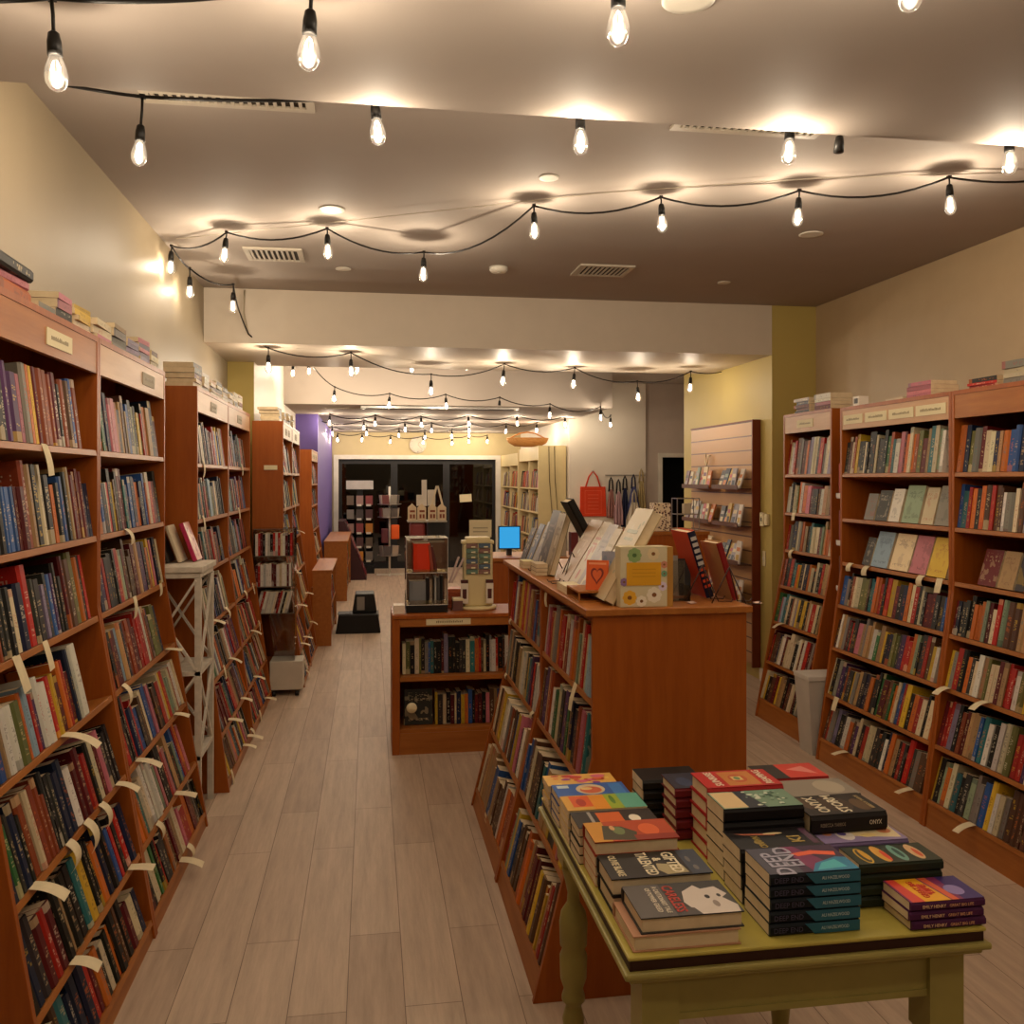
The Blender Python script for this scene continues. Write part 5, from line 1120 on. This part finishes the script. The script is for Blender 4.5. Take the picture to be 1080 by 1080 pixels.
tags(T(XW, 3.372, 0), 3.372, 1, .22, .415, 1.18, LSZ, [(1, 3.74, .09, 'curl'), (2, 3.85, .11, 'down'), (2, 4.31, .07, 'down'), (3, 3.5, .12, 'curl'), (3, 4.2, .09, 'flat'), (4, 3.5, .12, 'flat'), (4, 4.16, .08, 'flat'), (5, 3.62, .09, 'curl'), (5, 3.95, .11, 'flat'), (6, 3.85, .12, 'flat'), (6, 4.0, .1, 'curl')], 'second left bookcase')
tags(T(-1.15, 4.85, 0), 4.85, 1, .27, .43, 1.18, LSZ, [(0, 5.03, .12, 'down'), (1, 5.03, .1, 'down'), (3, 5.02, .1, 'flat'), (3, 5.5, .1, 'curl'), (4, 5.2, .1, 'down'), (4, 5.4, .1, 'flat'), (5, 5.12, .1, 'flat'), (5, 5.6, .09, 'flat'), (6, 5.0, .13, 'down'), (6, 5.45, .1, 'flat'), (6, 5.65, .12, 'flat'), (6, 5.8, .1, 'curl')], 'third left bookcase')
tags(T(-1.15, 5.892, 0), 5.892, 1, .27, .43, 1.18, LSZ, [(0, 6.5, .1, 'down'), (1, 6.35, .1, 'down'), (3, 6.3, .1, 'curl'), (3, 6.75, .1, 'down'), (4, 6.36, .1, 'flat'), (4, 6.8, .1, 'down'), (5, 6.2, .1, 'flat'), (6, 6.25, .11, 'down'), (6, 6.6, .1, 'flat')], 'fourth left bookcase')
tags(T(-.90, 7.2, 0), 7.2, 1, .235, .40, 1.18, LSZ, [(0, 7.3, .1, 'down'), (1, 7.35, .1, 'down'), (3, 7.5, .1, 'flat'), (3, 7.8, .1, 'curl'), (4, 7.6, .1, 'flat'), (5, 7.4, .1, 'flat'), (5, 7.7, .1, 'flat'), (6, 7.5, .12, 'curl')], 'fifth left bookcase')
tags(T(-.90, 8.032, 0), 8.032, 1, .235, .40, 1.18, LSZ, [(0, 8.4, .1, 'down'), (1, 8.3, .12, 'down'), (2, 8.5, .1, 'flat'), (4, 8.4, .1, 'flat'), (5, 8.5, .1, 'flat')], 'sixth left bookcase')
MR = lambda y: T(3.3, y, 0) @ rot('Z', pi)
tags(MR(4.91), 4.91, -1, .58, .735, 1.1, RSZ, [(2, 4.79, .07, 'curl'), (2, 4.62, .08, 'curl'), (2, 4.12, .08, 'curl'), (2, 3.98, .09, 'down'), (5, 4.77, .1, 'down'), (6, 4.6, .1, 'flat'), (6, 4.0, .11, 'flat')], 'middle right bookcase')
tags(MR(3.888), 3.888, -1, .58, .735, 1.1, RSZ, [(4, 3.83, .1, 'flat'), (4, 3.56, .11, 'flat'), (6, 3.55, .12, 'flat')], 'rightmost bookcase')
tags(MR(5.87), 5.87, -1, .47, .68, 1.1, RSZ, [(1, 5.72, .07, 'down'), (2, 5.74, .09, 'curl'), (4, 5.7, .1, 'flat')], 'narrow right bookcase')
tags(T(1.2, 3.62, 0) @ rot('Z', pi), 3.62, -1, .51, .70, .75, [1.19, .93, .66, .38], [(0, 3.5, .09, 'down'), (1, 3.0, .12, 'down')], 'near half of the island')
tags(T(1.2, 4.49, 0) @ rot('Z', pi), 4.49, -1, .51, .70, .75, [1.19, .93, .66, .38, .09], [(1, 4.42, .04, 'curl'), (2, 4.42, .04, 'curl'), (2, 3.68, .05, 'curl'), (4, 4.1, .06, 'down')], 'far half of the island')

# ---------------------------------------------------------------- make the shelf books
sc.view_layers[0].update()
dg = bpy.context.evaluated_depsgraph_get(); eye = Vector((0, 0, EYE))
def visible(p):
    d = p - eye; L = d.length; d.normalize(); o = eye.copy(); left = L - .03
    for _ in range(6):
        ok, loc, n, i, ob, m = sc.ray_cast(dg, o, d, distance=left)
        if not ok: return True
        if ob.name.startswith(('clear', 'cable', 'bulb', 'filament', 'acrylic', 'polished')):
            st_ = (loc - o).length + .002; o = o + d * st_; left -= st_; continue
        return False
for c in CAND:
    if c['face']: ctr = c['M'] @ Vector((c['T'], c['W'] / 2, c['H'] / 2)); w_, h_ = c['W'], c['H']; nrm = (c['M'].to_3x3() @ Vector((1, 0, 0)))
    else: ctr = c['M'] @ Vector((c['T'] / 2, -.002, c['H'] / 2)); w_, h_ = c['T'], c['H']; nrm = (c['M'].to_3x3() @ Vector((0, -1, 0)))
    q = to_px(ctr); c['score'] = 0
    if q and -12 < q[0] < 1092 and -10 < q[1] < 1100:
        top = c['M'] @ Vector((c['T'] / 2, .0, c['H'] * .85))
        f = abs((ctr - eye).normalized().dot(nrm)) + .12
        v = visible(ctr) or visible(top)
        c['score'] = w_ * h_ * f * (F / q[2]) ** 2 * (1 if v else .02)
BOOK_LIMIT = 320
order = sorted(range(len(CAND)), key=lambda i: -CAND[i]['score'])
made = [o for o in bpy.data.objects if o.get('category') == 'book']
nind = BOOK_LIMIT - len(made); chosen = [i for i in order[:nind] if CAND[i]['score'] > 3]

ORDW = 'first second third fourth fifth sixth seventh eighth ninth tenth eleventh twelfth thirteenth fourteenth fifteenth sixteenth seventeenth eighteenth nineteenth twentieth'.split() + ['twenty-' + w for w in 'first second third fourth fifth sixth seventh eighth ninth'.split()] + ['thirtieth'] + ['thirty-' + w for w in 'first second third fourth fifth sixth seventh eighth ninth'.split()] + ['fortieth'] * 20
used = {}
def label_for(c):
    w = c['where']; nb = c['nb']; kind = 'hardcover' if c['hard'] else 'paperback'; H = c['H']
    size = 'tall' if H > .25 else ('short' if H < .185 else ('thick' if c['T'] > .036 else 'slim' if c['T'] < .02 else 'mid-sized'))
    if c.get('pile'):
        return ('%s %s, %s, %s' % (c['cn'], kind, 'lying alone' if c['n'] == 1 else 'topmost' if c['i'] == c['n'] - 1 else ['lowest', 'second up', 'third up', 'fourth up', 'fifth up'][c['i']], w[0])).replace(', first', ' in the first')
    if c['face']: return '%s book facing outwards on the %s shelf of the %s' % (c['cn'], w[1], w[0])
    # ordinal counted from the end nearest the camera (left cases) or from the left end in view (right cases)
    n = c['i'] + 1 if w[2] == 'L' else c['i'] + 1
    end = 'near end' if w[2] == 'L' else 'far end' if w[2] == 'R' else 'left'
    return '%s %s %s, %s from the %s, %s shelf, %s' % (size, c['cn'], kind, ORDW[n - 1], end, w[1], w[0])
chs = set(chosen)
for i in chosen:
    c = CAND[i]; lb = label_for(c)
    if lb in used: used[lb] += 1; lb = lb.replace('book facing', 'book, further along, facing') if c['face'] else lb
    used[lb] = used.get(lb, 0) + 1
    g = ('books on the %s shelf of the %s' % (c['where'][1], c['where'][0])) if not c.get('pile') else 'piles on top of the bookcases'
    make_book(c['M'], c['T'], c['W'], c['H'], c['ca'], c['cb'], c['hard'], lb, g)
rest = MB()
for i, c in enumerate(CAND):
    if i in chs: continue
    book_geo(rest, rest, c['T'], c['W'], c['H'], c['ca'], c['cb'], c['hard'], c['M'], full=False)
tag(rest.build('book_collection', [COVER, PAGES], attrs=True), 'the many further small books filling the remaining shelves and pile tops', 'book', kind='stuff')
for m_ in rest.sm[:0]: pass

# ---------------------------------------------------------------- camera and view
cam = bpy.data.cameras.new('camera'); co = bpy.data.objects.new('camera', cam); col.objects.link(co)
co.location = (0, 0, EYE); co.rotation_euler = (pi / 2, 0, -TH); cam.sensor_width = 36; cam.lens = F / 1080 * 36; cam.shift_y = -35 / 1080; cam.clip_start = .05; cam.clip_end = 60
sc.camera = co
w = bpy.data.worlds.new('night'); sc.world = w; w.use_nodes = True
w.node_tree.nodes['Background'].inputs[0].default_value = (.02, .02, .03, 1); w.node_tree.nodes['Background'].inputs[1].default_value = .3
sc.view_settings.view_transform = 'Standard'; sc.view_settings.look = 'None'; sc.view_settings.gamma = 1; sc.view_settings.use_curve_mapping = False
sc.view_settings.exposure = 1.5
sc.cycles.max_bounces = 8; sc.cycles.transparent_max_bounces = 12; sc.cycles.sample_clamp_indirect = 4; sc.cycles.caustics_reflective = False; sc.cycles.caustics_refractive = False
